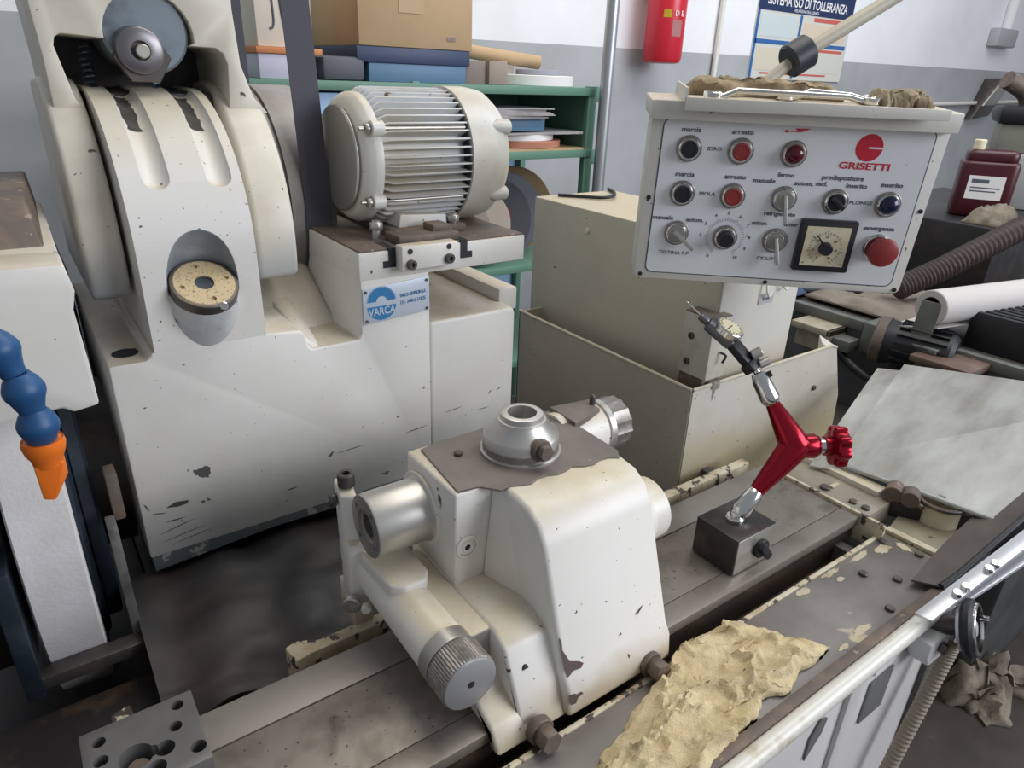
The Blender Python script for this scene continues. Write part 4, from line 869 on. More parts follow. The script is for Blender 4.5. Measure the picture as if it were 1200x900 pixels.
button(cols[0], rows[1], 'blackbtn'); button(cols[1], rows[1], 'redbtn'); button(cols[4], rows[1], 'bluelens', 'signal_lamp', True)
def selector(x, y, ang, m='bright', long=True):
    s = pp('selector_switch', Zc(x, y, Z0+.003, Z0+.007, .0118, seg=32, b=.0008), m if m != 'bright' else 'steel_clean')
    bezel(s, x, y); pp('gasket', Zc(x, y, Z0-.0003, Z0+.0035, .0170, seg=36, b=.001), 'silverblack', s)
    L0, L1 = (-.006, .029) if long else (-.010, .011)
    lev = box(L0, L1, -.0022, .0022, Z0+.006, Z0+.018, .0008) if long else box(L0, L1, -.003, .003, Z0+.006, Z0+.016, .001)
    if long: lev = hexa([(L0,-.0022,Z0+.006),(L1,-.0026,Z0+.012),(L1,.0026,Z0+.012),(L0,.0022,Z0+.006),(L0,-.0022,Z0+.011),(L1,-.0026,Z0+.022),(L1,.0026,Z0+.022),(L0,.0022,Z0+.011)], .0006)
    pp('lever', xf(lev, Matrix.Translation((x, y, 0)) @ Matrix.Rotation(math.radians(ang), 4, 'Z')), 'bright' if m == 'bright' else m, s)
    return s
selector(cols[2], rows[1], -82); selector(cols[0], -.0445, -38); selector(cols[2], rows[2], -80)
selector(cols[3], rows[1], -38, 'blackbtn', False)
pot = button(cols[1], rows[2], 'blackbtn', 'speed_knob')
pp('speed_knob_cap', Zc(cols[1], rows[2], Z0+.006, Z0+.018, .0105, .0100, 36, .001), 'blackbtn', pot)
ticks = []
for k in range(51):
    a = math.radians(236 - 292*k/50); r0, r1 = .0225, .0285 if k % 5 == 0 else .0265
    t = box(r0, r1, -.00018, .00018, Z0, Z0+.0003, 0); ticks.append(xf(t, Matrix.Translation((cols[1], rows[2], 0)) @ Matrix.Rotation(a, 4, 'Z')))
pp('speed_scale', ticks, 'ink')
def T(x, y): return Matrix.Translation((x, y, Z0+.0003))
def ptext(s, x, y, size, m='ink', sx=1.0, bold=0.00012, par=None, name='lettering'): return text(name, s, m, par or cp_, T(x, y), size, local=True, sx=sx, bold=bold)
for k in range(11):
    a = math.radians(236 - 292*k/10); ptext(str(k), cols[1]+.0335*math.cos(a), rows[2]+.0335*math.sin(a), .0062, bold=0, name='scale_number')
em = pp('emergency_stop', [Zc(cols[4]+.001, rows[2]-.001, Z0+.004, Z0+.022, .0105, seg=28), lathe((cols[4]+.001, rows[2]-.001, Z0+.020), (0,0,1), [(0, .014), (.002, .0185), (.006, .0195), (.010, .0185), (.012, .015), (.013, 0)], 40)], 'redbtn')
bezel(em, cols[4]+.001, rows[2]-.001, .0185)
# voltmeter style timer
gx0, gx1, gy0, gy1 = .0285, .1035, -.0850, -.0135
tm = pp('timer_gauge', prism(rrect(gx0, gx1, gy0, gy1, .003), 'z', Z0, Z0+.010, .002), 'blackbtn')
pp('gauge_dial', box(gx0+.0085, gx1-.0085, gy0+.0085, gy1-.0085, Z0+.0095, Z0+.0106, 0), 'cream', tm)
gcx, gcy = (gx0+gx1)/2, (gy0+gy1)/2 - .002
pp('gauge_ticks', [xf(box(.019, .0225 if k % 5 else .0245, -.0003, .0003, Z0+.0106, Z0+.0109, 0), Matrix.Translation((gcx, gcy, 0)) @ Matrix.Rotation(math.radians(240-300*k/30), 4, 'Z')) for k in range(31)], 'ink', tm)
for k in range(7): a = math.radians(240-50*k); text('gauge_number', str(k*5), 'ink', tm, Matrix.Translation((gcx+.0155*math.cos(a), gcy+.0155*math.sin(a), Z0+.0108)), .0045, local=True)
pp('gauge_knob', Zc(gcx, gcy, Z0+.0105, Z0+.020, .0090, .0082, 32, .001), 'blackbtn', tm)
pp('gauge_needle', xf(hexa([(0,-.002,Z0+.012),(.023,-.0004,Z0+.012),(.023,.0004,Z0+.012),(0,.002,Z0+.012),(0,-.002,Z0+.0135),(.023,-.0004,Z0+.0135),(.023,.0004,Z0+.0135),(0,.002,Z0+.0135)]), Matrix.Translation((gcx, gcy, 0)) @ Matrix.Rotation(math.radians(128), 4, 'Z')), 'blackbtn', tm)
pp('gauge_screw', Zc(gx1-.0125, gy0+.0125, Z0+.0105, Z0+.0115, .0016, seg=12), 'brass', tm); pp('gauge_screw', Zc(gx0+.0125, gy0+.0125, Z0+.0105, Z0+.0112, .001, seg=12), 'ink', tm)
for s_, x, y, sz in (('marcia', -.1350, .0918, .0102), ('arresto', -.0690, .0918, .0102), ('marcia', -.1350, .0350, .0102), ('arresto', -.0682, .0350, .0102), ('fermo', -.0030, .0408, .0095), ('manuale', -.0300, .0322, .0095), ('autom.', .0220, .0312, .0095),
        ('predispositore', .0700, .0408, .0098), ('escl.', .0450, .0320, .0095), ('inserito', .0900, .0316, .0095), ('inserito', .1345, .0350, .0098), ('manuale', -.1560, -.0245, .0092), ('autom.', -.1120, -.0255, .0092), ('refrigerante', -.0010, -.0107, .0095), ('misur.', -.0245, -.0245, .0092), ('timer', .0170, -.0242, .0092), ('emergenza', .1340, -.0225, .0098)):
    ptext(s_, x, y, sz*.86, sx=1.08, bold=.00012)
for s_, x, y in (('IDRO', -.1015, .0692), ('MOLA', -.1015, .0108), ('PLONGE', .1010, .0100), ('TESTINA P.P', -.1345, -.0735), ('CICLO', -.0075, -.0735)): ptext(s_, x, y, .0068, sx=1.15, bold=0)
ptext('GRISETTI', .0930, .0568, .0118, 'redink', 1.38, .00025, name='maker_lettering')
lg = [(.0930+.0168*math.cos(a)*1.02, .0802+.0168*math.sin(a)) for a in [math.radians(6 + 348*i/48) for i in range(49)]] + [(.0930+.0168*.99, .0790), (.0925, .0790), (.0925, .0812), (.0930+.0168*.99, .0812)][1:3][::1]
pp('maker_emblem', prism([(.0930+.0170*math.cos(a), .0802+.0170*math.sin(a)) for a in [math.radians(4 + 352*i/48) for i in range(49)]] + [(.0925, .0790), (.0925, .0814)], 'z', Z0, Z0+.0003, 0), 'redink')
pp('hazard_arrow', [prism([(-.0205, .0958), (-.0135, .0978), (-.0135, .0964), (-.0040, .0964), (.0005, .0956), (.0045, .0966), (-.0005, .0966), (-.0030, .0985), (.0150, .0992), (.0075, .1005), (.0010, .1003)][:0] or [(-.0205, .0955), (-.0125, .0978), (-.0125, .0961), (-.0010, .0963), (-.0045, .0993), (.0155, .0998), (.0100, .0978), (.0145, .0975), (.0015, .0972), (.0070, .0952), (-.0125, .0949), (-.0125, .0935)], 'z', Z0, Z0+.0003, 0)], 'redink')
for x, y in ((-.1790, .0017), (-.1775, -.1075), (.0, -.1085), (.1785, -.1080), (.1805, .0030)): pp('frame_screw', Zc(x, y, 0, .0012, .0030, seg=16), 'black')
pp('rear_bracket', box(-.04, .07, -.10, .03, -.095, -.06, .003), 'panelbox')
# on the tool tray
def wrench(name, x0, x1, y, z0, z1, label):
    t = thing(name, label, 'wrench', mw=pm @ Matrix.Translation((0, y, 0)))
    a, b_ = V((x0, 0, z0)), V((x1, 0, z1)); d = (b_-a).normalized(); sd_ = V((-d.z, 0, d.x))
    part('shank', [tube([a+V((0, .001, 0)), a+d*.014+V((0, .001, 0)), a+d*.030+V((0, .009, 0)), b_-d*.03+V((0, .006, 0)), b_-d*.014+V((0, .002, 0)), b_+V((0, .001, 0))], .004, 10, [.0045, .0045, .0038, .0036, .004, .0045])], 'chrome', t, local=True)
    for c in (a, b_): part('ring_end', ringcyl(c+V((0, -.002, 0)), c+V((0, .007, 0)), .0115, .0065, 24), 'chrome', t, local=True)
wrench('ring_spanner', -.118, .082, .1330, .016, -.004, 'long chrome ring spanner at the front of the tool tray')
wrench('offset_spanner', -.020, .092, .1330, -.020, -.030, 'shorter chrome spanner behind the long one on the tool tray')
def lcloth(x0, x1, z0, z1, h, seed):
    bm = cloth(lambda u, v: (x0+(x1-x0)*u, z0+(z1-z0)*v+.012*fbm(u*5, v*3, seed), 0), 60, 14, .003, seed, lambda u, v, x, y: h*(.55+.3*math.sin(v*PI)) + h*.35*fbm(x*35, y*50, seed))
    return xf(bm, Matrix(((1, 0, 0, 0), (0, 0, 1, .1305), (0, 1, 0, 0), (0, 0, 0, 1))))
r1 = part('brown_rag', lcloth(-.150, .060, -.072, -.036, .020, 3), mat('brown_cloth', (.36, .28, .18), .95, col2=(.26, .2, .13), s2=40, bump=.6, bs=200, spec=.1), smooth=70)
r1.matrix_world = pm; tag(r1, 'brown work cloth rolled along the back of the tool tray', 'cloth')
r2 = part('twisted_rag', lcloth(.092, .158, -.055, .000, .017, 9), mat('tan_cloth', (.34, .28, .20), .95, col2=(.22, .18, .12), s2=50, bump=.6, bs=200, spec=.1), smooth=70)
r2.matrix_world = pm; tag(r2, 'small twisted tan cloth at the right end of the tool tray', 'cloth')
# machine lamp arm
la = thing('lamp_arm', 'beige lamp arm tube with black swivel joint rising behind the control panel', 'lamp arm', (1.03, .80, 1.374))
J = V((1.127, .762, 1.646)); U = V((1.296, .697, 1.752)); ad = (U-J).normalized()
part('lamp_base', lathe((1.03, .80, 1.3745), (0,0,1), [(0, .035), (.006, .035), (.010, .015), (.02, .012)], 28), 'black', la)
part('lower_tube', tube(spline([(1.03, .80, 1.39), (1.035, .797, 1.50), (1.065, .782, 1.59), J], 6), .0095, 16), 'tray', la)
part('swivel_joint', [cyl(J-ad*.020, J+ad*.022, .0275, seg=32, b=.004)], mat('joint_black', (.03, .035, .045), .4), la)
part('upper_tube', cyl(J+ad*.018, J+ad*.85, .0115, seg=20), 'tray', la)
lh = J+ad*.85
part('lamp_shade', lathe(lh, V((-.3, -.3, -.9)), [(-.04, .025), (0, .03), (.07, .075), (.075, .075), (.07, .072), (.01, .03), (.01, 0)], 28), 'tray', la)

# ------------------------------------------------------------------ shelf unit behind the motor
YF, YB = 1.95, 2.38
sh = thing('shelf_unit', 'green steel shelf unit loaded with grinding wheels against the wall', 'shelf', (1.1, 2.16, 0))
for z in (.60, .97, 1.360, 1.563): part('shelf_board', box(.30, 1.745, YF, YB, z-.018, z+.008, .002), 'green', sh)
for x in (.31, 1.045, 1.738):
    part('upright', box(x-.018 if x > 1.2 else x-.012, x+.018 if x > 1.2 else x+.012, YF+.004, YF+.03, .02 if x == 1.045 else 0, 1.575, .001), 'green', sh)
    part('upright', box(x-.012, x+.012, YB-.03, YB, 0, 1.575, .001), 'green', sh)
for x, z in ((1.785, 1.545), (1.785, 1.335)): part('shelf_bracket', box(1.745, 1.79, YF+.01, YF+.03, z-.02, z+.03, .001), 'green', sh)
part('back_sheet', box(.30, 1.745, YB, YB+.008, .60, 1.34, 0), 'lightblue', sh); part('back_panel', box(.30, 1.745, YB, YB+.008, 1.37, 1.545, 0), 'green', sh); part('side_panel', box(1.726, 1.732, YF+.03, YB-.03, 1.37, 1.55, 0), 'green', sh)
SZ = 1.5712; S2 = 1.3682; S3 = .9782
def item(name, bms, m, label, cat, group=None): return solo(name, bms, m, label, cat, group)
bxw = thing('cardboard_box', 'large plain cardboard box on the blue boxes atop the shelf', 'box', (1.05, 2.12, 1.66))
part('box_body', box(.872, 1.238, 1.955, 2.30, 1.6625, 1.92, .002), 'card', bxw)
part('tape', box(.995, 1.075, 1.9535, 1.9555, 1.75, 1.92, 0), mat('brown_tape', (.47, .32, .17), .5), bxw)
part('box_print', box(1.150, 1.178, 1.9535, 1.9555, 1.686, 1.697, 0), 'brownbox', bxw)
item('blue_flat_box', box(.865, 1.232, 1.957, 2.28, 1.6205, 1.6620, .002), 'bluebox', 'dark blue flat box directly under the cardboard box', 'box')
item('steel_blue_box', box(.90, 1.220, 1.960, 2.28, SZ, 1.6200, .002), 'steelblue', 'steel blue flat box resting on the top shelf', 'box')
item('grey_sponge_block', box(.765, .888, 1.955, 2.1, SZ, 1.632, .012), 'grey', 'dark grey rounded block on the shelf beside the blue boxes', 'block')
item('lavender_carton', box(.595, .735, 1.957, 2.2, SZ, 1.630, .002), 'lav', 'pale lavender carton under an orange board on the shelf', 'box')
item('orange_board', box(.590, .765, 1.952, 2.2, 1.6305, 1.646, .002), 'orange', 'thin orange board lying on the lavender carton', 'board')
lb = thing('lettered_carton', 'cream carton with tall dark lettering beside the belt', 'box', (.67, 2.08, 1.6465))
part('carton_body', box(.600, .742, 1.965, 2.2, 1.6465, 1.90, .002), mat('cream_carton', (.74, .66, .56), .7), lb)
part('carton_print', [tube(spline([(.634, 1.9645, 1.688), (.643, 1.9645, 1.694), (.646, 1.9645, 1.72), (.642, 1.9645, 1.80)], 5), .003, 8), tube(spline([(.682, 1.9645, 1.688), (.673, 1.9645, 1.694), (.668, 1.9645, 1.72), (.662, 1.9645, 1.80)], 5), .003, 8)], 'grey', lb)
item('brown_block', [box(1.225, 1.300, 1.97, 2.1, SZ, 1.637, .003)], 'brownbox', 'dark brown stone block on the shelf beside the steel blue box', 'block')
item('tan_block', [box(1.302, 1.372, 1.955, 2.06, SZ, 1.640, .003)], mat('tan_block', (.34, .28, .23), .8), 'tan stone block on the shelf in front of the cardboard tube', 'block')
item('cardboard_tube', tube([(1.18, 2.20, 1.690), (1.40, 2.16, 1.665), (1.62, 2.12, 1.645)], .022, 20), 'card', 'long brown cardboard tube lying behind the blocks on the shelf', 'tube')
item('tube_rest_block', box(1.42, 1.50, 2.10, 2.22, SZ, 1.6315, .003), 'brownbox', 'brown block propping up the cardboard tube', 'block')
def disc(name, x, y, z0, z1, r, m, label, group=None, hole=.035): return item(name, ringcyl((x, y, z0), (x, y, z1), r, hole, 48, .002), m, label, 'grinding wheel', group)
disc('white_grinding_disc', 1.575, 2.105, SZ, 1.6045, .150, 'white', 'wide white grinding wheel lying on the top shelf by the post')
disc('grey_grinding_disc', 1.600, 2.10, 1.6050, 1.622, .075, mat('grey_stone', (.30, .31, .36), .8), 'small grey grinding wheel on top of the white one')
# middle shelf
disc('terracotta_grinding_disc', 1.525, 2.11, 1.3752, 1.398, .158, 'terra', 'terracotta coloured grinding wheel at the bottom of the stack')
item('cardboard_sheet', hexa([(1.20,1.955,S2),(1.735-.02,1.955,S2),(1.70,2.25,S2),(1.22,2.25,S2),(1.20,1.955,1.3748),(1.715,1.955,1.3748),(1.70,2.25,1.3748),(1.22,2.25,1.3748)]), 'card', 'flat cardboard sheet under the stacked wheels on the middle shelf', 'cardboard')
disc('stacked_grinding_disc', 1.505, 2.11, 1.3985, 1.4195, .148, 'white', 'white grinding wheel stacked on the terracotta one')
item('grey_disc_sheet', hexa([(1.35,1.965,1.420),(1.71,1.96,1.420),(1.70,2.28,1.420),(1.36,2.28,1.420),(1.35,1.965,1.4235),(1.71,1.96,1.4285),(1.70,2.28,1.4285),(1.36,2.28,1.4235)]), 'paper', 'thin grey board covering the white stacked wheel', 'board')
item('blue_case', box(1.335, 1.56, 1.99, 2.28, 1.430, 1.468, .003), 'steelblue', 'flat blue case on the grey board of the middle shelf', 'case')
def papers(x0, x1, y0, y1, z0, n, seed):
    rnd = random.Random(seed); bms = []; z = z0
    for k in range(n):
        a = rnd.uniform(-.02, .02); t = .0035; g = rnd.uniform(0, .002)
        bms.append(hexa([(x0+a,y0+a/2,z),(x1+a,y0-a/2,z),(x1-a,y1,z),(x0,y1,z),(x0+a,y0+a/2,z+t),(x1+a,y0-a/2,z+t),(x1-a,y1,z+t),(x0,y1,z+t)])); z += t+.0004
    return bms
item('paper_stack', papers(1.20, 1.56, 1.965, 2.25, 1.4685, 9, 4), 'paper', 'untidy stack of grey papers on the blue case', 'papers')
item('small_carton', box(1.255, 1.325, 1.965, 2.15, 1.3752, 1.393, .002), 'lav', 'small pale carton beside the wheel stack on the middle shelf', 'box')
item('folded_card', papers(1.17, 1.31, 1.975, 2.15, 1.3935, 14, 8), 'card', 'pile of folded brown cards next to the wheel stack', 'cards')
item('light_blue_case', box(.72, .93, 1.97, 2.2, S2, 1.540, .004), 'lightblue', 'light blue case on the middle shelf behind the motor', 'case')
# wheels leaning on the low shelf
def lean(name, x, y, r, t, m, label, tilt=.22, yaw=.25, red=False):
    d = V((math.sin(yaw), -math.cos(yaw), tilt)).normalized(); c = V((x, y, S3 + r*math.cos(tilt) + .004))
    o = thing(name, label, 'grinding wheel', (x, y, S3), 'grinding wheels leaning on the low shelf')
    part('wheel_stone', ringcyl(c, c+d*t, r, r*.22, 56, .002), m, o)
    part('paper_blotter', ringcyl(c+d*(t-.0005), c+d*(t+.0012), r*.46, r*.22, 40, .0004), mat('blotter_red', (.5, .05, .04), .7) if red else 'brownbox', o)
lean('leaning_grinding_wheel', 1.29, 2.04, .14, .030, mat('tan_stone', (.42, .36, .30), .85), 'tan grinding wheel leaning just behind the motor hood', yaw=-.35)
lean('leaning_grinding_wheel', 1.41, 2.085, .145, .022, mat('dark_stone', (.06, .06, .07), .8), 'dark grinding wheel with red centre leaning on the low shelf', yaw=-.35, red=True)
lean('leaning_grinding_wheel', 1.49, 2.135, .15, .028, 'grey', 'slate grey grinding wheel leaning beside the red-centred one', yaw=-.35)
lean('leaning_grinding_wheel', 1.57, 2.185, .155, .030, mat('brown_stone', (.28, .19, .10), .8), 'brown grinding wheel leaning nearest the shelf upright', yaw=-.35)
# post standing in front of the shelf
solo('steel_post', cyl((1.752, 1.905, 0), (1.752, 1.905, 3.2), .0215, seg=28), 'gal', 'round galvanised steel post standing beside the shelf', 'post')

# ------------------------------------------------------------------ things on the wall
fe = thing('fire_extinguisher', 'red fire extinguisher hanging on the wall behind the post', 'fire extinguisher', (2.5, 2.33, 1.68))
fx, fy = 2.455, 2.33
part('cylinder', lathe((fx, fy, 1.672), (0,0,1), [(0, .060), (.004, .076), (.020, .083), (.40, .083), (.45, .065), (.47, .03), (.49, .02)], 40), 'extred', fe)
part('valve', [cyl((fx, fy, 2.16), (fx, fy, 2.21), .018), box(fx-.01, fx+.10, fy-.012, fy+.012, 2.20, 2.215, .003)], 'black', fe)
part('wall_hook', box(fx-.03, fx+.03, fy+.07, 2.4495, 1.95, 2.0, .002), 'steel_dark', fe)
def patch(x0, x1, z0, z1, c, r):
    bm = bmesh.new(); n = 8; A = []; B = []
    for i in range(n+1):
        a = x0 + (x1-x0)*i/n; p = V((c[0]+r*math.sin(a), c[1]-r*math.cos(a), 0)); A.append(bm.verts.new(p+V((0, 0, z0)))); B.append(bm.verts.new(p+V((0, 0, z1))))
    for i in range(n): bm.faces.new((A[i], A[i+1], B[i+1], B[i]))
    r_ = bmesh.ops.solidify(bm, geom=bm.faces[:], thickness=.0006); return bm
part('yellow_sticker', patch(-.95, -.55, 1.845, 1.875, (fx, fy), .0838), 'yellow', fe)
part('white_sticker', patch(-.45, .12, 1.775, 1.835, (fx, fy), .0838), mat('faded_label', (.70, .35, .36), .6), fe)
text('extinguisher_text', 'D E', 'white', fe, frame((fx-.012, fy-.0855, 1.86), (1, -.15, 0), (0,0,1)), .030)
solo('wall_conduit', cyl((2.935, 2.432, 1.50), (2.935, 2.432, 3.1), .013, seg=16), 'panelbox', 'thin vertical conduit on the wall between extinguisher and poster', 'conduit')
ps = thing('tolerance_poster', 'wall poster with a dark title band and four pale panels', 'poster', (3.64, 2.44, 1.63))
part('poster_sheet', box(3.215, 4.055, 2.442, 2.4495, 1.632, 2.06, 0), mat('poster_pale', (.62, .64, .60), .5, col2=(.70, .62, .50), s2=6), ps)
part('title_band', box(3.215, 4.055, 2.4405, 2.4422, 1.945, 2.06, 0), 'navy', ps)
text('poster_title', 'SISTEMA ISO DI TOLLERANZA', 'white', ps, frame((3.635, 2.4402, 1.992), (1,0,0), (0,0,1)), .062, sx=.86, bold=.001)
text('poster_subtitle', 'RELAZIONI FRA I GRADI', 'white', ps, frame((3.62, 2.4402, 1.957), (1,0,0), (0,0,1)), .020)
part('blue_line', [box(3.225, 4.04, 2.4408, 2.4422, 1.795, 1.815, 0), box(3.575, 3.595, 2.4408, 2.4422, 1.64, 1.94, 0), box(3.215, 3.235, 2.4408, 2.4422, 1.632, 1.945, 0)], mat('poster_blue', (.03, .13, .36), .5), ps)
part('red_line', [box(3.60, 4.02, 2.4408, 2.4422, 1.775, 1.788, 0), box(3.30, 3.9, 2.4408, 2.4422, 1.655, 1.664, 0), box(3.70, 4.03, 2.4408, 2.4422, 1.918, 1.937, 0)], mat('poster_red', (.6, .12, .10), .5), ps)
part('pale_panel', [box(3.25, 3.56, 2.4410, 2.4421, 1.83, 1.93, 0)], mat('pp1', (.58, .66, .66), .5), ps); part('pale_panel', [box(3.62, 4.02, 2.4410, 2.4421, 1.83, 1.91, 0)], mat('pp2', (.70, .58, .46), .5), ps)
part('pale_panel', [box(3.25, 3.56, 2.4410, 2.4421, 1.672, 1.78, 0)], mat('pp3', (.66, .60, .48), .5), ps); part('pale_panel', [box(3.62, 4.02, 2.4410, 2.4421, 1.672, 1.765, 0)], mat('pp4', (.62, .64, .56), .5), ps)
sb = thing('socket_box', 'grey socket box at the foot of a conduit high on the wall', 'socket', (5.97, 2.42, 1.92))
part('socket_body', box(5.80, 6.10, 2.38, 2.4495, 1.905, 2.02, .01), mat('socket_grey', (.42, .43, .44), .5), sb)
part('socket_conduit', cyl((5.98, 2.42, 2.02), (5.98, 2.42, 3.1), .035, seg=16), 'white', sb)
solo('wall_pipe', cyl((4.35, 2.43, 1.505), (6.9, 2.43, 1.560), .014, seg=14), 'panelbox', 'thin horizontal pipe running along the grey wall', 'pipe')
wb = thing('wall_bracket', 'dark steel plate bracket on the wall above the red jug', 'bracket', (6.0, 2.4, 1.42))
part('bracket_plate', hexa([(5.78,2.40,1.43),(6.05,2.40,1.45),(6.05,2.4495,1.45),(5.78,2.4495,1.43),(5.93,2.34,1.70),(6.14,2.34,1.71),(6.14,2.4495,1.71),(5.93,2.4495,1.70)], .005), 'steel_dark', wb)
part('bracket_face', hexa([(5.84,2.37,1.52),(6.04,2.37,1.53),(6.04,2.40,1.53),(5.84,2.40,1.52),(5.935,2.325,1.69),(6.12,2.325,1.70),(6.12,2.34,1.70),(5.935,2.34,1.69)], .003), 'steel_clean', wb)

# ------------------------------------------------------------------ second machine behind, right
bm_ = thing('background_machine', 'dark grey machine bed crowded with motors behind the splash guard', 'machine', (2.6, .9, 0))
part('machine_body', box(1.96, 3.6, .40, 1.55, 0, .975, .01), 'darkgrey', bm_)
part('body_edge', box(1.945, 1.97, .40, 1.55, .955, .985, .003), 'greygreen', bm_)
part('upper_block', box(2.50, 3.4, .86, 1.45, .976, 1.215, .01), 'pit', bm_)
part('low_ledge', box(1.70, 1.95, .45, 1.15, 0, .72, .01), 'darkgrey', bm_)
tbx = part('terminal_box', [hexa([(1.93,.80,.90),(2.02,.80,.90),(2.02,.93,.90),(1.93,.93,.90),(1.93,.80,.99),(2.02,.80,.99),(2.02,.93,.99),(1.93,.93,.99)], .006)], 'greygreen', bm_)
mtr = part('drive_motor', [lathe((1.90, .865, .965), (.25, -1, -.03), [(0, .055), (.02, .062), (.05, .060), (.18, .060), (.19, .05)], 32)], 'black', bm_)
part('motor_end_ring', lathe((1.898, .872, .965), (.25, -1, -.03), [(0, .058), (.004, .066), (.028, .066), (.03, .06)], 32), 'rust', bm_)
md_ = V((.25, -1, -.03)).normalized(); _, mu_, mw_ = basis(md_)
for k in range(18):
    a = 2*PI*k/18; d = mu_*math.cos(a)+mw_*math.sin(a); p = V((1.90, .865, .965))+md_*.05
    part('drive_motor_fin', obar(p+d*.064, p+md_*.12+d*.064, d, .005, .0015, 0), 'black', mtr)
part('junction_plate', [hexa([(1.55,.905,1.06),(1.62,.845,1.055),(1.63,.855,1.055),(1.56,.915,1.06),(1.55,.905,1.085),(1.62,.845,1.075),(1.63,.855,1.075),(1.56,.915,1.085)], .001)][:0] or [box(1.88, 1.94, .93, .985, .90, .935, .004)], 'greygreen', bm_)
part('clamp_bracket', [box(1.86, 1.955, .985, 1.11, .935, .955, .002), box(1.86, 1.955, .985, .995, .86, .955, .002), box(1.88, 1.955, 1.0, 1.10, .88, .93, .002)], mat('beige_casting', (.42, .37, .28), .5, col2=(.3, .25, .18), s2=20), bm_)
part('gearbox', [box(1.84, 1.99, .60, .74, .80, .955, .015), cyl((1.86, .60, .88), (1.84, .57, .88), .06, seg=24, b=.006), cyl((1.93, .60, .86), (1.92, .565, .86), .045, seg=24, b=.006)], 'steel_dark', bm_)
part('gearbox_lid', box(1.83, 2.0, .595, .745, .955, .975, .004), mat('rusty_lid', (.12, .07, .055), .5, col2=(.17, .13, .10), s2=15), bm_)
part('finned_block', [box(2.02 + .03*k, 2.036 + .03*k, .50, .70, .976, 1.075, .003) for k in range(9)], 'black', bm_)
part('pump_body', [cyl((2.12, .46, .90), (2.12, .46, 1.02), .055, seg=24, b=.006), cyl((2.12, .46, 1.02), (2.12, .46, 1.05), .07, seg=24, b=.006)], mat('pump_brown', (.17, .12, .09), .5, col2=(.3, .2, .12), s2=14), bm_)
part('cable_loom', tube(spline([(1.915, 1.04, .92), (1.90, .98, .90), (1.90, .92, .865), (1.89, .84, .845), (1.88, .76, .85), (1.87, .70, .87)], 6), .012, 12), 'black', bm_)
part('cable_strap', [box(1.938, 1.968, .905, .935, .90, .988, .004)], 'black', bm_)
for k in range(5): part('bed_cable', tube(spline([(2.0+.05*k, 1.3-.08*k, .985), (2.1+.03*k, 1.1, 1.0+.01*k), (2.15+.06*k, .95, .985), (2.05, .85-.02*k, .99)], 6), .008, 8), 'black', bm_)
rh = thing('paper_roll', 'white paper roll on a grey-green upright holder', 'paper roll', (1.95, .72, .976))
RA, RB = V((1.812, .728, 1.064)), V((2.26, .575, 1.150))
RA, RB = V((1.905, .757, 1.085)), V((2.36, .66, 1.085))
rd_ = (RB-RA).normalized()
part('roll', ringcyl(RA, RB, .046, .028, 40, .002), 'roll', rh)
part('roll_core', ringcyl(RA+rd_*.001, RB, .030, .026, 32, .0005), 'hose', rh)
part('roll_sheet', [hexa([RA+V((0,-.03,-.05)), RA+V((.25,-.085,-.05)), RA+V((.25,.06,-.065)), RA+V((-.02,.09,-.075)), RA+V((0,-.03,-.047)), RA+V((.25,-.085,-.047)), RA+V((.25,.06,-.062)), RA+V((-.02,.09,-.072))])], 'roll', rh)
part('holder_upright', obar(RA-rd_*.012+V((0, 0, -.115)), RA-rd_*.012+V((.004, -.006, .018)), (.25, -1, 0), .024, .003, .001), 'greygreen', rh)
part('holder_upright', obar(RB+rd_*.012+V((0, 0, -.105)), RB+rd_*.012+V((0, 0, .012)), (.25, -1, 0), .024, .003, .001), 'greygreen', rh)
part('holder_foot', box(1.87, 1.96, .70, .79, .976, .990, .002), 'greygreen', rh)
jg = thing('plastic_jug', 'dark red plastic jug with a white label on the background machine', 'jug', (2.75, 1.05, 1.215))
jc = V((2.72, 1.03, 1.2155))
jm = Matrix.Translation(jc) @ Matrix.Rotation(math.radians(-62), 4, 'Z')
part('jug_body', xf(merge([prism(rrect(-.085, .085, -.06, .06, .025), 'z', 0, .18, .012, 3), prism(rrect(-.075, .075, -.05, .05, .025), 'z', .17, .215, .015, 3)]), jm), 'jug', jg)
part('jug_cap', xf(cyl((-.045, 0, .21), (-.045, 0, .245), .018, seg=20, b=.002), jm), 'cream', jg)
part('jug_label', xf(box(-.055, .05, -.0612, -.0598, .06, .135, 0), jm), 'white', jg)
part('jug_label_print', xf(merge([box(-.045, .005, -.0616, -.0611, .112, .124, 0), box(-.045, .04, -.0616, -.0611, .095, .099, 0), box(-.045, .03, -.0616, -.0611, .084, .088, 0)]), jm), 'ink', jg)
gx = thing('grey_housing', 'grey machine housing beside the red plastic jug', 'housing', (3.10, 1.05, 1.2155))
part('housing_box', xf(box(-.12, .16, -.10, .10, 0, .19, .008), Matrix.Translation((3.10, 1.05, 1.2155)) @ Matrix.Rotation(math.radians(-62), 4, 'Z')), mat('housing_grey', (.36, .37, .36), .45), gx)
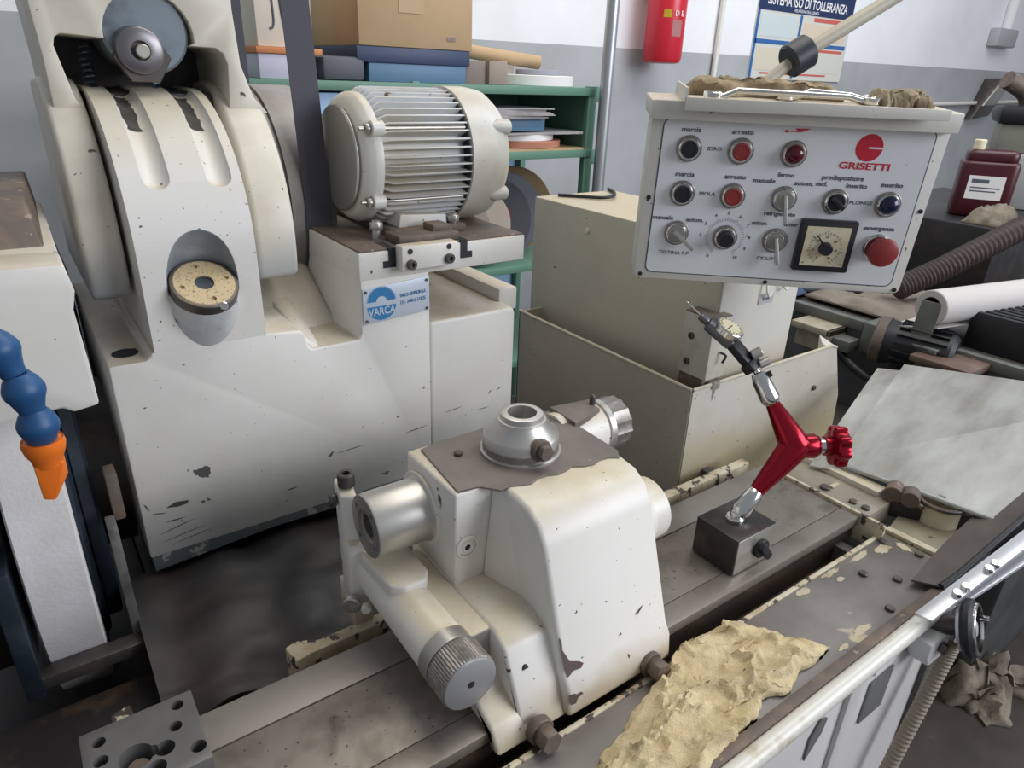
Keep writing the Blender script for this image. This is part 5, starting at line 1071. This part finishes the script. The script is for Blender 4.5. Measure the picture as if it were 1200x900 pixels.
part('housing_cap', xf(box(-.10, .20, -.08, .10, .19, .29, .012), Matrix.Translation((3.10, 1.08, 1.2155)) @ Matrix.Rotation(math.radians(-62), 4, 'Z')), mat('housing_olive', (.22, .22, .18), .5), gx)
part('housing_hood', xf(box(-.12, .22, -.10, .12, .29, .35, .02), Matrix.Translation((3.10, 1.08, 1.2155)) @ Matrix.Rotation(math.radians(-62), 4, 'Z')), 'black', gx)
part('housing_pipe', tube(spline([(3.10, 1.10, 1.555), (3.07, 1.12, 1.61), (2.99, 1.16, 1.65)], 5), .03, 14), 'rust', gx)
hs = [V((2.16, .97, 1.045)), V((2.27, .915, 1.10)), V((2.40, .855, 1.172)), V((2.56, .795, 1.247)), V((2.74, .744, 1.284))]
hp = spline(hs, 22)
solo('suction_hose', tube(hp, .035, 16, [.034 + .0035*(k % 2) for k in range(len(hp))]), 'hose', 'thick ribbed brown suction hose crossing in front of the jug', 'hose')
solo('orange_hose', tube(spline([(2.13, .50, 1.06), (2.16, .47, 1.085), (2.22, .44, 1.09), (2.32, .40, 1.08), (2.45, .36, 1.06)], 8), .012, 12), mat('orange_hose', (.55, .22, .03), .45), 'orange hose bending over the brown pump', 'hose')
solo('brown_cloth', cloth(lambda u, v: (2.52+.20*u, .87+.12*v, 1.216), 24, 16, .004, 5, lambda u, v, x, y: .05*math.sin(u*PI)*math.sin(v*PI)+.03*abs(fbm(x*14, y*14, 3))), 'rag_grey', 'crumpled brown-grey cloth in front of the red jug', 'cloth', smooth=70)
solo('dusty_sheet', cloth(lambda u, v: (2.02+.40*u, .80+.38*v, .987), 30, 24, .004, 6, lambda u, v, x, y: .012+.02*abs(fbm(x*8, y*8, 6))), 'dusty', 'dusty brown sheet draped over the background machine bed', 'sheet', smooth=70)
solo('blue_cloth', cloth(lambda u, v: (1.99+.20*u, 1.19+.22*v, .987), 20, 16, .004, 7, lambda u, v, x, y: .008+.02*abs(fbm(x*12, y*12, 9))), 'bluebox', 'dark blue cloth on the background machine bed', 'cloth', smooth=70)
